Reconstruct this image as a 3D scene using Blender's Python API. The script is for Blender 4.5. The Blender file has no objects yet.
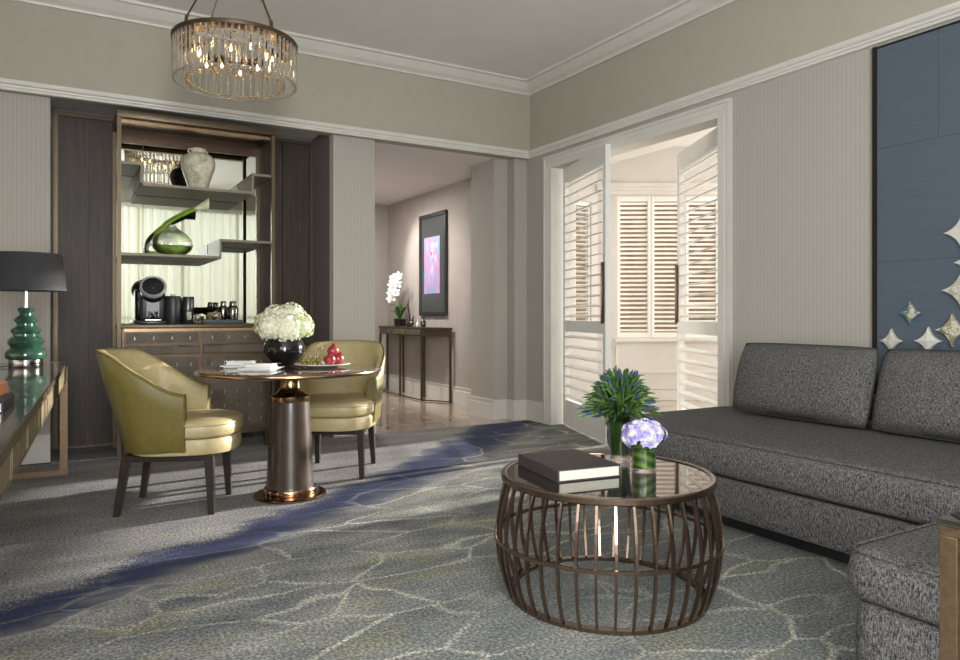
import bpy, bmesh, math, random
from math import sin, cos, pi, radians as R, sqrt, atan2
from mathutils import Vector, Matrix, Euler
SC = bpy.context.scene
COL = SC.collection

# ---------------------------------------------------------------- camera
cam_d = bpy.data.cameras.new('camera'); cam = bpy.data.objects.new('camera', cam_d); COL.objects.link(cam)
cam_d.sensor_width = 36; cam_d.lens = 717 / 960 * 36; cam_d.shift_y = -16 / 960
cam_d.clip_start = 0.05
cam.location = (0, 0, 1.07); cam.rotation_euler = (R(90), 0, -R(30.36))
SC.camera = cam

# ---------------------------------------------------------------- world and light
SC.view_settings.view_transform = 'Standard'; SC.view_settings.look = 'None'
SC.view_settings.gamma = 1; SC.view_settings.use_curve_mapping = False
SC.view_settings.exposure = 0.45
try:
    SC.cycles.max_bounces = 10; SC.cycles.diffuse_bounces = 4; SC.cycles.glossy_bounces = 5
    SC.cycles.transmission_bounces = 8; SC.cycles.transparent_max_bounces = 16
    SC.cycles.sample_clamp_indirect = 4; SC.cycles.sample_clamp_direct = 0
    SC.cycles.caustics_reflective = False; SC.cycles.caustics_refractive = False
    SC.cycles.use_denoising = True
except Exception:
    pass
w = bpy.data.worlds.new('sky'); SC.world = w; w.use_nodes = True
wn = w.node_tree.nodes; wl = w.node_tree.links
bg = wn['Background']; sky = wn.new('ShaderNodeTexSky'); sky.sky_type = 'NISHITA'
sky.sun_disc = False; sky.sun_elevation = R(14); sky.sun_rotation = R(100); sky.dust_density = 2
hs = wn.new('ShaderNodeHueSaturation'); hs.inputs['Saturation'].default_value = 0.35
wl.new(sky.outputs[0], hs.inputs['Color']); wl.new(hs.outputs[0], bg.inputs[0])
bg.inputs[1].default_value = 0.14

def light(kind, name, loc, energy, color=(1, 1, 1), direction=None, **kw):
    d = bpy.data.lights.new(name, kind); d.energy = energy; d.color = color
    for k, v in kw.items(): setattr(d, k, v)
    o = bpy.data.objects.new(name, d); COL.objects.link(o); o.location = loc
    if direction is not None:
        o.rotation_euler = Vector(direction).to_track_quat('-Z', 'Y').to_euler()
    return o
SUN_DIR = (-0.975, -0.075, -0.205)
light('SUN', 'sun', (12, 5, 4), 10, (1.0, 0.975, 0.945), SUN_DIR, angle=R(1.2))
# daylight standing in the window openings, plus two added fill lights
light('AREA', 'daylight_curtain_window', (2.3, -1.66, 1.7), 20, (1.0, 1.0, 0.95), (0, 1, -0.05), shape='RECTANGLE', size=3.3, size_y=2.6)
light('AREA', 'fill_light_front', (-0.12, -1.64, 1.7), 190, (0.97, 0.99, 1.0), (0.12, 1, 0.08), shape='RECTANGLE', size=1.1, size_y=2.6)  # fill light added outside the mirror's view to brighten back wall and ceiling
light('AREA', 'daylight_sunroom_window', (7.75, 4.0, 1.8), 110, (1.0, 0.99, 0.98), (-1, 0, -0.1), shape='RECTANGLE', size=3.6, size_y=2.4)
light('AREA', 'fill_light_left', (-1.0, 0.35, 1.75), 55, (0.98, 0.99, 1.0), (1, 0.12, 0.05), shape='RECTANGLE', size=2.9, size_y=2.0)  # fill light added on the unseen left side to brighten the room
# picture spot in the hallway ceiling
light('SPOT', 'picture_spotlight', (3.15, 9.0, 2.6), 75, (1.0, 0.96, 0.92), (0.90, -0.75, -1.15), spot_size=R(75), spot_blend=0.7, shadow_soft_size=0.03)
light('AREA', 'hall_downlight', (3.0, 8.2, 2.6), 34, (1.0, 0.96, 0.92), (0, 0, -1), shape='DISK', size=0.3)

# ---------------------------------------------------------------- mesh builder
class MB:
    def __init__(s): s.V = []; s.F = []; s.S = []
    def add(s, vs, fs, smooth=False, M=None):
        b = len(s.V)
        s.V += [tuple(M @ Vector(v)) if M else tuple(v) for v in vs]
        s.F += [tuple(b + i for i in f) for f in fs]; s.S += [smooth] * len(fs)
        return s
    def box(s, x0, x1, y0, y1, z0, z1, M=None):
        v = [(x, y, z) for z in (z0, z1) for y in (y0, y1) for x in (x0, x1)]
        return s.add(v, [(0, 2, 3, 1), (4, 5, 7, 6), (0, 1, 5, 4), (2, 6, 7, 3), (0, 4, 6, 2), (1, 3, 7, 5)], False, M)
    def cbox(s, c, d, M=None):
        m = Matrix.Translation(c)
        if M: m = m @ M
        return s.box(-d[0]/2, d[0]/2, -d[1]/2, d[1]/2, -d[2]/2, d[2]/2, m)
    def rbox(s, x0, x1, y0, y1, z0, z1, r, seg=3, M=None, smooth=True):
        bm = bmesh.new(); bmesh.ops.create_cube(bm, size=1)
        for v in bm.verts: v.co = Vector(((x0+x1)/2 + v.co.x*(x1-x0), (y0+y1)/2 + v.co.y*(y1-y0), (z0+z1)/2 + v.co.z*(z1-z0)))
        bmesh.ops.bevel(bm, geom=list(bm.edges), offset=r, segments=seg, profile=0.5, affect='EDGES')
        vs = [v.co.copy() for v in bm.verts]; fs = [[v.index for v in f.verts] for f in bm.faces]
        bm.free(); return s.add(vs, fs, smooth, M)
    def lathe(s, prof, n=32, c=(0, 0, 0), closed=False, smooth=True, M=None, a0=0, a1=2*pi, sx=1, sy=1):
        full = abs(a1 - a0 - 2*pi) < 1e-6; m = n if full else n + 1
        vs = []
        for i in range(m):
            a = a0 + (a1-a0)*i/n
            for r, z in prof: vs.append((c[0] + sx*r*cos(a), c[1] + sy*r*sin(a), c[2] + z))
        k = len(prof); fs = []
        for i in range(n):
            j = (i+1) % m
            for q in range(k if closed else k-1):
                q2 = (q+1) % k
                fs.append((i*k+q, j*k+q, j*k+q2, i*k+q2))
        if not closed and full:
            if prof[0][0] > 1e-5: fs.append(tuple(i*k for i in range(m))[::-1])
            if prof[-1][0] > 1e-5: fs.append(tuple(i*k+k-1 for i in range(m)))
        return s.add(vs, fs, smooth, M)
    def tube(s, path, r, n=8, closed=False, M=None, caps=True):
        P = [Vector(p) for p in path]; m = len(P)
        rr = r if isinstance(r, (list, tuple)) else [r]*m
        T = []
        for i in range(m):
            a = P[i-1] if (i > 0 or closed) else P[i]; b = P[(i+1) % m] if (i < m-1 or closed) else P[i]
            t = (b-a); T.append(t.normalized() if t.length > 1e-9 else Vector((0, 0, 1)))
        u = T[0].orthogonal().normalized(); vs = []
        for i in range(m):
            u = (u - T[i]*u.dot(T[i])); u = u.normalized() if u.length > 1e-6 else T[i].orthogonal().normalized()
            w_ = T[i].cross(u)
            for j in range(n):
                a = 2*pi*j/n; vs.append(P[i] + (u*cos(a) + w_*sin(a))*rr[i])
        fs = []
        for i in range(m if closed else m-1):
            i2 = (i+1) % m
            for j in range(n):
                j2 = (j+1) % n; fs.append((i*n+j, i*n+j2, i2*n+j2, i2*n+j))
        if not closed and caps:
            fs.append(tuple(range(n))[::-1]); fs.append(tuple((m-1)*n + j for j in range(n)))
        return s.add(vs, fs, True, M)
    def taper(s, p0, p1, a, b, n=4, smooth=False, M=None):   # square/round tapered leg between two points; a,b = (half x, half y)
        vs = []
        for p, h in ((p0, a), (p1, b)):
            if n == 4: cs = [(-1, -1), (1, -1), (1, 1), (-1, 1)]
            else: cs = [(cos(2*pi*i/n), sin(2*pi*i/n)) for i in range(n)]
            for cx, cy in cs: vs.append((p[0] + cx*h[0], p[1] + cy*h[1], p[2]))
        k = len(cs); fs = [(i, (i+1) % k, k + (i+1) % k, k + i) for i in range(k)]
        fs += [tuple(range(k))[::-1], tuple(range(k, 2*k))]
        return s.add(vs, fs, smooth, M)
    def prism(s, poly, z0, z1, M=None, smooth=False):
        k = len(poly); vs = [(x, y, z0) for x, y in poly] + [(x, y, z1) for x, y in poly]
        fs = [(i, (i+1) % k, k + (i+1) % k, k+i) for i in range(k)] + [tuple(range(k))[::-1], tuple(range(k, 2*k))]
        return s.add(vs, fs, smooth, M)
    def grid(s, f, nu, nv, closed_u=False, closed_v=False, smooth=True, M=None):
        mu = nu if closed_u else nu+1; mv = nv if closed_v else nv+1
        vs = [f(i/nu, j/nv) for i in range(mu) for j in range(mv)]
        fs = [(i*mv+j, ((i+1) % mu)*mv+j, ((i+1) % mu)*mv+(j+1) % mv, i*mv+(j+1) % mv) for i in range(nu) for j in range(nv)]
        return s.add(vs, fs, smooth, M)
    def ball(s, c, r, nu=12, nv=8, sc=(1, 1, 1), M=None):
        prof = [(r*sin(pi*i/nv), -r*cos(pi*i/nv)*sc[2]) for i in range(nv+1)]
        prof[0] = (0, prof[0][1]); prof[-1] = (0, prof[-1][1])
        return s.lathe(prof, nu, c, sx=sc[0], sy=sc[1], M=M)
    def build(s, name, m, parent=None, loc=None, sub=0, bevel=0, solid=0):
        me = bpy.data.meshes.new(name); me.from_pydata(s.V, [], s.F); me.update()
        bm = bmesh.new(); bm.from_mesh(me)
        bmesh.ops.remove_doubles(bm, verts=bm.verts, dist=1e-5)
        bmesh.ops.recalc_face_normals(bm, faces=bm.faces)
        bm.to_mesh(me); bm.free()
        if any(s.S):
            if all(s.S) or len(me.polygons) != len(s.S):
                for p in me.polygons: p.use_smooth = True
            else:
                for p, f in zip(me.polygons, s.S): p.use_smooth = f
            try: me.set_sharp_from_angle(angle=R(40))
            except Exception: pass
        me.materials.append(m)
        o = bpy.data.objects.new(name, me); COL.objects.link(o)
        if parent: o.parent = parent
        if loc: o.location = loc
        if solid:
            md = o.modifiers.new('s', 'SOLIDIFY'); md.thickness = solid; md.offset = 0
        if bevel:
            md = o.modifiers.new('b', 'BEVEL'); md.width = bevel; md.segments = 2; md.limit_method = 'ANGLE'; md.angle_limit = R(40)
        if sub:
            md = o.modifiers.new('u', 'SUBSURF'); md.levels = sub; md.render_levels = sub
        return o

def tag(o, label=None, cat=None, group=None, kind=None):
    if label: o['label'] = label
    if cat: o['category'] = cat
    if group: o['group'] = group
    if kind: o['kind'] = kind
    return o
def thing(name, label, cat, loc=(0, 0, 0), rz=0, group=None):
    o = bpy.data.objects.new(name, None); COL.objects.link(o); o.empty_display_size = .1
    o.location = loc; o.rotation_euler = (0, 0, rz)
    return tag(o, label, cat, group)
def struct(name, mb, m, bevel=0, parent=None):
    o = mb.build(name, m, parent, bevel=bevel)
    if not parent: o['kind'] = 'structure'
    return o
def sroot(name, loc=(0, 0, 0), rz=0):
    o = bpy.data.objects.new(name, None); COL.objects.link(o); o.location = loc; o.rotation_euler = (0, 0, rz)
    o['kind'] = 'structure'; return o
def kids(o): return [c for c in bpy.data.objects if c.parent == o]
def copy_tree(o, parent=None):
    c = o.copy(); COL.objects.link(c)
    if parent: c.parent = parent
    for ch in kids(o):
        copy_tree(ch, c)
    return c

# ---------------------------------------------------------------- materials
class Mt:
    def __init__(s, name):
        s.m = bpy.data.materials.new(name); s.m.use_nodes = True
        s.n = s.m.node_tree.nodes; s.l = s.m.node_tree.links; s.b = s.n['Principled BSDF']
        s.tc = None
    def co(s, scale=(1, 1, 1), rot=(0, 0, 0), loc=(0, 0, 0), world=False):
        if world:
            g = s.n.new('ShaderNodeNewGeometry').outputs['Position']
        else:
            g = s.n.new('ShaderNodeTexCoord').outputs['Object']
        mp = s.n.new('ShaderNodeMapping'); mp.inputs['Scale'].default_value = scale
        mp.inputs['Rotation'].default_value = rot; mp.inputs['Location'].default_value = loc
        s.l.new(g, mp.inputs[0]); return mp.outputs[0]
    def noise(s, co, scale=5, detail=4, rough=.5, dist=0):
        t = s.n.new('ShaderNodeTexNoise'); t.inputs['Scale'].default_value = scale; t.inputs['Detail'].default_value = detail
        t.inputs['Roughness'].default_value = rough; t.inputs['Distortion'].default_value = dist
        s.l.new(co, t.inputs['Vector']); return t.outputs[0]
    def wave(s, co, scale=5, dist=0, axis='X', detail=2, dscale=1, profile='SIN'):
        t = s.n.new('ShaderNodeTexWave'); t.bands_direction = axis; t.wave_profile = profile
        t.inputs['Scale'].default_value = scale; t.inputs['Distortion'].default_value = dist
        t.inputs['Detail'].default_value = detail; t.inputs['Detail Scale'].default_value = dscale
        s.l.new(co, t.inputs['Vector']); return t.outputs['Fac'] if 'Fac' in t.outputs else t.outputs[1]
    def ramp(s, fac, stops, interp='LINEAR'):
        r = s.n.new('ShaderNodeValToRGB'); r.color_ramp.interpolation = interp
        e = r.color_ramp.elements
        while len(e) > 1: e.remove(e[-1])
        e[0].position = stops[0][0]; e[0].color = (*stops[0][1], 1) if len(stops[0][1]) == 3 else stops[0][1]
        for p, c in stops[1:]:
            x = e.new(p); x.color = (*c, 1)
        s.l.new(fac, r.inputs[0]); return r.outputs[0]
    def mix(s, fac, a, b, mode='MIX'):
        x = s.n.new('ShaderNodeMix'); x.data_type = 'RGBA'; x.blend_type = mode
        for i, v in ((0, fac), (6, a), (7, b)):
            if hasattr(v, 'node'): s.l.new(v, x.inputs[i])
            elif i == 0: x.inputs[0].default_value = v
            else: x.inputs[i].default_value = (*v, 1)
        return x.outputs[2]
    def math(s, op, a, b=0.0, c=0.0):
        x = s.n.new('ShaderNodeMath'); x.operation = op
        for i, v in enumerate((a, b, c)):
            if hasattr(v, 'node'): s.l.new(v, x.inputs[i])
            else: x.inputs[i].default_value = v
        return x.outputs[0]
    def set(s, color=None, rough=.5, metal=0, spec=None, bump=None, bstr=.2, bdist=.01, trans=0, ior=None, sheen=0, coat=0, emit=None, estr=0, alpha=None, sss=0):
        b = s.b.inputs
        if color is not None:
            if hasattr(color, 'node'): s.l.new(color, b['Base Color'])
            else: b['Base Color'].default_value = (*color, 1)
        if hasattr(rough, 'node'): s.l.new(rough, b['Roughness'])
        else: b['Roughness'].default_value = rough
        b['Metallic'].default_value = metal
        if spec is not None: b['Specular IOR Level'].default_value = spec
        b['Transmission Weight'].default_value = trans
        if ior: b['IOR'].default_value = ior
        b['Sheen Weight'].default_value = sheen; b['Coat Weight'].default_value = coat; b['Coat Roughness'].default_value = .05
        if emit: b['Emission Color'].default_value = (*emit, 1); b['Emission Strength'].default_value = estr
        if bump is not None:
            n = s.n.new('ShaderNodeBump'); n.inputs['Strength'].default_value = bstr; n.inputs['Distance'].default_value = bdist
            s.l.new(bump, n.inputs['Height']); s.l.new(n.outputs[0], b['Normal'])
        return s.m
def plain(name, c, rough=.5, metal=0, nscale=30, var=.12, bstr=.05, **kw):
    t = Mt(name); n = t.noise(t.co(), nscale, 3)
    lo = tuple(x*(1-var) for x in c); hi = tuple(min(1, x*(1+var)) for x in c)
    return t.set(t.ramp(n, [(.3, lo), (.7, hi)]), rough, metal, bump=n, bstr=bstr, bdist=.002, **kw)
def glassy(name, c=(1, 1, 1), rough=0.0, mixt=0.5, ior=1.45, tint=(1, 1, 1), milk=0):
    t = Mt(name); g = t.n.new('ShaderNodeBsdfGlass'); g.inputs[0].default_value = (*c, 1); g.inputs['Roughness'].default_value = rough; g.inputs['IOR'].default_value = ior
    tr = t.n.new('ShaderNodeBsdfTransparent'); tr.inputs[0].default_value = (*tint, 1)
    m = t.n.new('ShaderNodeMixShader'); m.inputs[0].default_value = mixt
    t.l.new(g.outputs[0], m.inputs[1]); t.l.new(tr.outputs[0], m.inputs[2])
    if milk:
        df = t.n.new('ShaderNodeBsdfTranslucent'); df.inputs[0].default_value = (.9, .88, .82, 1); d2 = t.n.new('ShaderNodeBsdfDiffuse'); d2.inputs[0].default_value = (.9, .88, .82, 1)
        m1 = t.n.new('ShaderNodeMixShader'); t.l.new(df.outputs[0], m1.inputs[1]); t.l.new(d2.outputs[0], m1.inputs[2])
        m2 = t.n.new('ShaderNodeMixShader'); m2.inputs[0].default_value = milk; t.l.new(m.outputs[0], m2.inputs[1]); t.l.new(m1.outputs[0], m2.inputs[2]); m = m2
    t.l.new(m.outputs[0], t.n['Material Output'].inputs[0]); return t.m

def wallpaper():
    t = Mt('pinstripe_wallpaper'); co = t.co(world=True)
    s = t.n.new('ShaderNodeSeparateXYZ'); t.l.new(co, s.inputs[0])
    u = t.math('ADD', s.outputs[0], s.outputs[1])
    w1 = t.math('PINGPONG', t.math('MULTIPLY', u, 1/.014), 1.0)
    band = t.ramp(w1, [(.3, (.380, .354, .314)), (.7, (.416, .389, .348))])
    n = t.noise(co, 3, 3); c = t.mix(t.math('MULTIPLY', n, .25), band, (.36, .33, .29))
    return t.set(c, .75, bump=w1, bstr=.12, bdist=.002, spec=.25)
def frieze_mat():
    t = Mt('damask_frieze'); co = t.co(world=True); v = t.n.new('ShaderNodeTexVoronoi'); v.inputs['Scale'].default_value = 8
    t.l.new(co, v.inputs['Vector'])
    f = t.ramp(v.outputs[0], [(.25, (.395, .372, .305)), (.5, (.405, .382, .314))])
    return t.set(f, .8, bump=v.outputs[0], bstr=.02, spec=.2)
def wood(name, a, b, rough=.4, scale=3, rot=(0, 0, 0), stretch=(14, 14, .8), coat=0):
    t = Mt(name); co = t.co(scale=stretch, rot=rot); n = t.noise(co, scale, 6, .65, .6)
    n2 = t.noise(t.co(scale=tuple(x*4 for x in stretch)), scale*2, 3)
    f = t.math('ADD', t.math('MULTIPLY', n, .75), t.math('MULTIPLY', n2, .25))
    return t.set(t.ramp(f, [(.32, a), (.68, b)]), rough, bump=f, bstr=.12, bdist=.002, coat=coat, spec=.35)
def fabric(name, dark, light_, scale=1.0):
    t = Mt(name); co = t.co(scale=(330*scale, 330*scale, 60*scale)); n = t.noise(co, 1, 2, .6)
    co2 = t.co(scale=(110*scale, 110*scale, 380*scale)); n2 = t.noise(co2, 1, 3, .6)
    f = t.math('ADD', t.math('MULTIPLY', n, .6), t.math('MULTIPLY', n2, .4))
    return t.set(t.ramp(f, [(.38, dark), (.5, tuple((x+y)/2*.8 for x, y in zip(dark, light_))), (.63, light_)]), .85, bump=f, bstr=.5, bdist=.004, spec=.15)

def carpet():
    t = Mt('woven_carpet'); co = t.co(world=True)
    s = t.n.new('ShaderNodeSeparateXYZ'); t.l.new(co, s.inputs[0]); X, Y = s.outputs[0], s.outputs[1]
    big = t.noise(co, .9, 4, .6, .4); fine = t.noise(co, 85, 2, .75); mid = t.noise(t.co((1, 2.2, 1), (0, 0, R(-28)), world=True), 2.2, 4, .6)
    base = t.ramp(mid, [(.30, (.10, .11, .115)), (.47, (.18, .185, .178)), (.60, (.255, .252, .228)), (.75, (.33, .32, .285))])
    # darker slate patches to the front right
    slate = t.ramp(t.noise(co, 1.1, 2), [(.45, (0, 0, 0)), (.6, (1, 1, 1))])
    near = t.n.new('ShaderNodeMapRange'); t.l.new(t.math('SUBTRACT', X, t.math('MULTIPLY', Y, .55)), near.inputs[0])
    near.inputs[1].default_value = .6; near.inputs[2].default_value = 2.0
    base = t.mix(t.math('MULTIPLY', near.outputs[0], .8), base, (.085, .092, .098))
    # olive streaks
    ol = t.ramp(t.noise(t.co((1, 3.2, 1), (0, 0, R(-30)), world=True), 1.7, 3, .6), [(.54, (0, 0, 0)), (.66, (1, 1, 1))])
    base = t.mix(t.math('MULTIPLY', ol, .36), base, (.27, .25, .10))
    # blue band along a slow curve
    curve = t.math('ADD', t.math('ADD', 3.13, t.math('MULTIPLY', X, .5)), t.math('MULTIPLY', t.math('MULTIPLY', X, X), .062))
    d = t.math('ADD', t.math('SUBTRACT', Y, curve), t.math('ADD', t.math('MULTIPLY', t.math('SUBTRACT', mid, .5), .6), t.math('MULTIPLY', t.math('SUBTRACT', fine, .5), .28)))
    wid = t.math('ADD', .15, t.math('MULTIPLY', t.math('MAXIMUM', X, 0), .07))
    lil_ = t.n.new('ShaderNodeMapRange'); t.l.new(d, lil_.inputs[0]); lil_.inputs[1].default_value = -.7; lil_.inputs[2].default_value = .1
    base = t.mix(t.math('MULTIPLY', lil_.outputs[0], .5), base, (.25, .235, .235))
    sg_ = t.n.new('ShaderNodeMapRange'); t.l.new(d, sg_.inputs[0]); sg_.inputs[1].default_value = -.9; sg_.inputs[2].default_value = -1.6
    base = t.mix(t.math('MULTIPLY', sg_.outputs[0], .4), base, (.205, .22, .205))
    q = t.math('DIVIDE', t.math('ABSOLUTE', d), wid)
    bf = t.math('MULTIPLY', t.ramp(q, [(.35, (.95, .95, .95)), (1.0, (.42, .42, .42)), (1.9, (0, 0, 0))]), t.ramp(fine, [(.35, (.75, .75, .75)), (.55, (1, 1, 1))]))
    base = t.mix(t.math('MINIMUM', t.math('MULTIPLY', bf, 1.0), .95), base, (.023, .031, .078))
    # pale cracked-earth veins
    dv = t.n.new('ShaderNodeVectorMath'); dv.operation = 'ADD'
    nz = t.n.new('ShaderNodeTexNoise'); nz.inputs['Scale'].default_value = 3.0; t.l.new(co, nz.inputs['Vector'])
    sc_ = t.n.new('ShaderNodeVectorMath'); sc_.operation = 'SCALE'; sc_.inputs['Scale'].default_value = .28
    t.l.new(nz.outputs[1], sc_.inputs[0]); t.l.new(t.co((1.15, 2.5, 1), (0, 0, R(-22)), world=True), dv.inputs[0]); t.l.new(sc_.outputs[0], dv.inputs[1])
    vo = t.n.new('ShaderNodeTexVoronoi'); vo.feature = 'DISTANCE_TO_EDGE'; vo.inputs['Scale'].default_value = 1.55; t.l.new(dv.outputs[0], vo.inputs['Vector'])
    vein = t.ramp(vo.outputs[0], [(.008, (1, 1, 1)), (.036, (0, 0, 0))])
    patch = t.ramp(t.noise(co, 1.6, 3), [(.36, (0, 0, 0)), (.58, (1, 1, 1))])
    fo = t.ramp(fine, [(.35, (.45, .45, .45)), (.6, (1, 1, 1))])
    far = t.n.new('ShaderNodeMapRange'); t.l.new(d, far.inputs[0]); far.inputs[1].default_value = .1; far.inputs[2].default_value = -.4
    vf = t.math('MULTIPLY', t.math('MULTIPLY', vein, fo), t.math('MULTIPLY', t.math('ADD', t.math('MULTIPLY', patch, .75), .15), far.outputs[0]))
    base = t.mix(t.math('MULTIPLY', vf, .85), base, (.52, .51, .41))
    c = t.mix(.8, base, t.ramp(fine, [(.30, (.22, .22, .22)), (.50, (.9, .9, .9)), (.70, (2.1, 2.1, 2.1))]), 'MULTIPLY')
    return t.set(c, .95, bump=fine, bstr=.5, bdist=.006, spec=.05)
def marble():
    t = Mt('beige_marble'); co = t.co(world=True); n = t.noise(co, 2.2, 6, .6, 1.2)
    c = t.ramp(n, [(.3, (.28, .21, .15)), (.5, (.45, .37, .29)), (.7, (.58, .50, .41))])
    br = t.n.new('ShaderNodeTexBrick'); br.inputs['Scale'].default_value = 1.0; br.inputs['Mortar Size'].default_value = .004
    br.inputs['Brick Width'].default_value = .8; br.inputs['Row Height'].default_value = .8; br.offset = 0
    br.inputs['Color1'].default_value = (1, 1, 1, 1); br.inputs['Color2'].default_value = (.9, .9, .9, 1); br.inputs['Mortar'].default_value = (.4, .35, .3, 1)
    t.l.new(co, br.inputs['Vector'])
    return t.set(t.mix(1, c, br.outputs[0], 'MULTIPLY'), .08, coat=.3)
def shagreen(name, a, b, cell=.095):
    t = Mt(name); co = t.co(scale=(1/cell,)*3)
    fl = t.n.new('ShaderNodeVectorMath'); fl.operation = 'FLOOR'; t.l.new(co, fl.inputs[0])
    wn_ = t.n.new('ShaderNodeTexWhiteNoise'); t.l.new(fl.outputs[0], wn_.inputs['Vector'])
    n = t.noise(t.co(scale=(20, 20, 60)), 2, 5, .7)
    f = t.math('ADD', t.math('MULTIPLY', wn_.outputs[0], .18), t.math('MULTIPLY', n, .82))
    return t.set(t.ramp(f, [(.3, a), (.72, b)]), .45, metal=0, bump=n, bstr=.1, spec=.3)

M = {}
M['wallpaper'] = wallpaper(); M['frieze'] = frieze_mat()
M['hallwall'] = plain('hall_wall_paint', (.37, .33, .30), .8, nscale=6, var=.04)
M['ceiling'] = plain('ceiling_paint', (.80, .765, .75), .9, nscale=4, var=.02)
M['sunwall'] = plain('sunroom_wall_paint', (.57, .54, .50), .85, nscale=5, var=.03)
M['trim'] = plain('cream_trim_paint', (.62, .60, .55), .45, nscale=8, var=.03)
M['door'] = plain('white_shutter_paint', (.74, .73, .69), .4, nscale=10, var=.02)
M['carpet'] = carpet(); M['marble'] = marble()
M['panel'] = wood('dark_stained_timber', (.016, .011, .007), (.072, .046, .029), .48)
M['legwood'] = wood('espresso_wood', (.012, .008, .006), (.035, .024, .018), .35)
M['tablewood'] = wood('polished_walnut', (.05, .028, .018), (.12, .07, .045), .12, coat=.8, stretch=(3, 14, 3))
M['bronze'] = plain('brushed_bronze', (.30, .20, .125), .32, .95, 60, .15)
M['darkbronze'] = plain('dark_bronze', (.13, .085, .06), .35, .9, 60, .15)
M['copper'] = plain('polished_copper_bronze', (.36, .225, .135), .17, 1, 40, .08)
M['ribmetal'] = plain('rose_bronze', (.215, .15, .115), .2, .95, 50, .12)
M['frame'] = plain('matt_bronze_frame', (.105, .080, .052), .42, .75, 60, .1)
M['shagreen'] = shagreen('shagreen_panels', (.048, .038, .028), (.135, .108, .080))
M['inlay'] = plain('pale_metal_inlay', (.55, .50, .40), .3, .8)
M['mirror'] = Mt('mirror_glass').set((.72, .735, .65), .01, 1)
M['darkglass'] = Mt('dark_mirror_glass').set((.20, .18, .165), .03, .92)
M['blackgloss'] = plain('black_glossy_glaze', (.006, .006, .007), .05, coat=.5)
M['black'] = plain('black_plastic', (.018, .018, .020), .3)
M['blackmat'] = plain('black_shade_fabric', (.020, .020, .022), .8, nscale=200)
M['chrome'] = plain('polished_nickel', (.72, .70, .66), .12, 1, var=.03)
M['gunmetal'] = plain('gunmetal_steel', (.22, .20, .18), .18, 1)
M['sofa'] = fabric('charcoal_tweed', (.009, .009, .009), (.23, .222, .213))
M['piping'] = plain('dark_piping', (.03, .03, .031), .8, nscale=200)
M['olive'] = plain('olive_leather', (.120, .096, .018), .46, nscale=45, var=.10, bstr=.12)
M['tan'] = plain('straw_green_leather', (.37, .30, .150), .46, nscale=45, var=.08, bstr=.12)
M['white'] = plain('white_porcelain', (.75, .75, .72), .2, var=.02, coat=.3)
M['linen'] = plain('white_linen', (.78, .77, .74), .8, nscale=120, var=.04)
M['greenglaze'] = plain('bottle_green_glaze', (.020, .060, .038), .12, nscale=9, var=.35, coat=.6)
M['bluepanel'] = None
t = Mt('slate_blue_silk'); n = t.noise(t.co(scale=(1, 1.5, 60), world=True), 2, 4, .7)
M['bluepanel'] = t.set(t.ramp(n, [(.3, (.062, .082, .110)), (.7, (.082, .105, .138))]), .6, bump=n, bstr=.08, sheen=.2)
t = Mt('sheer_curtain'); tr = t.n.new('ShaderNodeBsdfTransparent'); tl = t.n.new('ShaderNodeBsdfTranslucent'); tl.inputs[0].default_value = (.85, .87, .74, 1)
wv = t.noise(t.co(scale=(1, 1, .02)), 30, 2); df = t.n.new('ShaderNodeBsdfDiffuse'); df.inputs[0].default_value = (.72, .72, .62, 1)
m1 = t.n.new('ShaderNodeMixShader'); m1.inputs[0].default_value = .3; t.l.new(tl.outputs[0], m1.inputs[1]); t.l.new(df.outputs[0], m1.inputs[2])
m2 = t.n.new('ShaderNodeMixShader'); t.l.new(t.ramp(wv, [(.4, (.25, .25, .25)), (.6, (.42, .42, .42))]), m2.inputs[0])
t.l.new(m1.outputs[0], m2.inputs[1]); t.l.new(tr.outputs[0], m2.inputs[2]); t.l.new(m2.outputs[0], t.n['Material Output'].inputs[0]); M['sheer'] = t.m
M['crystal'] = glassy('crystal_glass', (1, .985, .95), .02, .3, milk=.22)
M['clear'] = glassy('clear_glass', (1, 1, 1), 0, .45)
M['greenglass'] = glassy('green_tinted_glass', (.45, .75, .25), .02, .25, tint=(.6, .8, .4))
M['water'] = glassy('green_water', (.55, .7, .3), .0, .35, 1.33, tint=(.7, .8, .5))

# ================================================================ SETTING
CH = 3.385; BY = 6.0; WX = 4.1; LX = -0.80; FY = -1.5
struct('floor', MB().box(LX-.1, 4.2, FY-.1, 5.98, -.08, 0), M['carpet'])
struct('floor_hall', MB().box(-.061, 4.2, 5.98, 9.8, -.08, -.001), M['marble'])
struct('floor_niche', MB().box(-.061, 2.06, 5.98, 6.82, -.001, .004), M['carpet'])
struct('floor_sunroom', MB().box(4.2, 9.5, .9, 9.0, -.08, -.002), M['marble'])
struct('ceiling', MB().box(LX-.1, 4.3, FY-.1, 6.1, CH, CH+.1), M['ceiling'])
struct('ceiling_niche', MB().box(-.1, 2.1, 6.141, 6.9, 2.70, 2.8), M['ceiling'])
struct('ceiling_hall', MB().box(2.4, 4.2, 6.1, 9.8, 2.645, 2.72), M['ceiling'])
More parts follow.
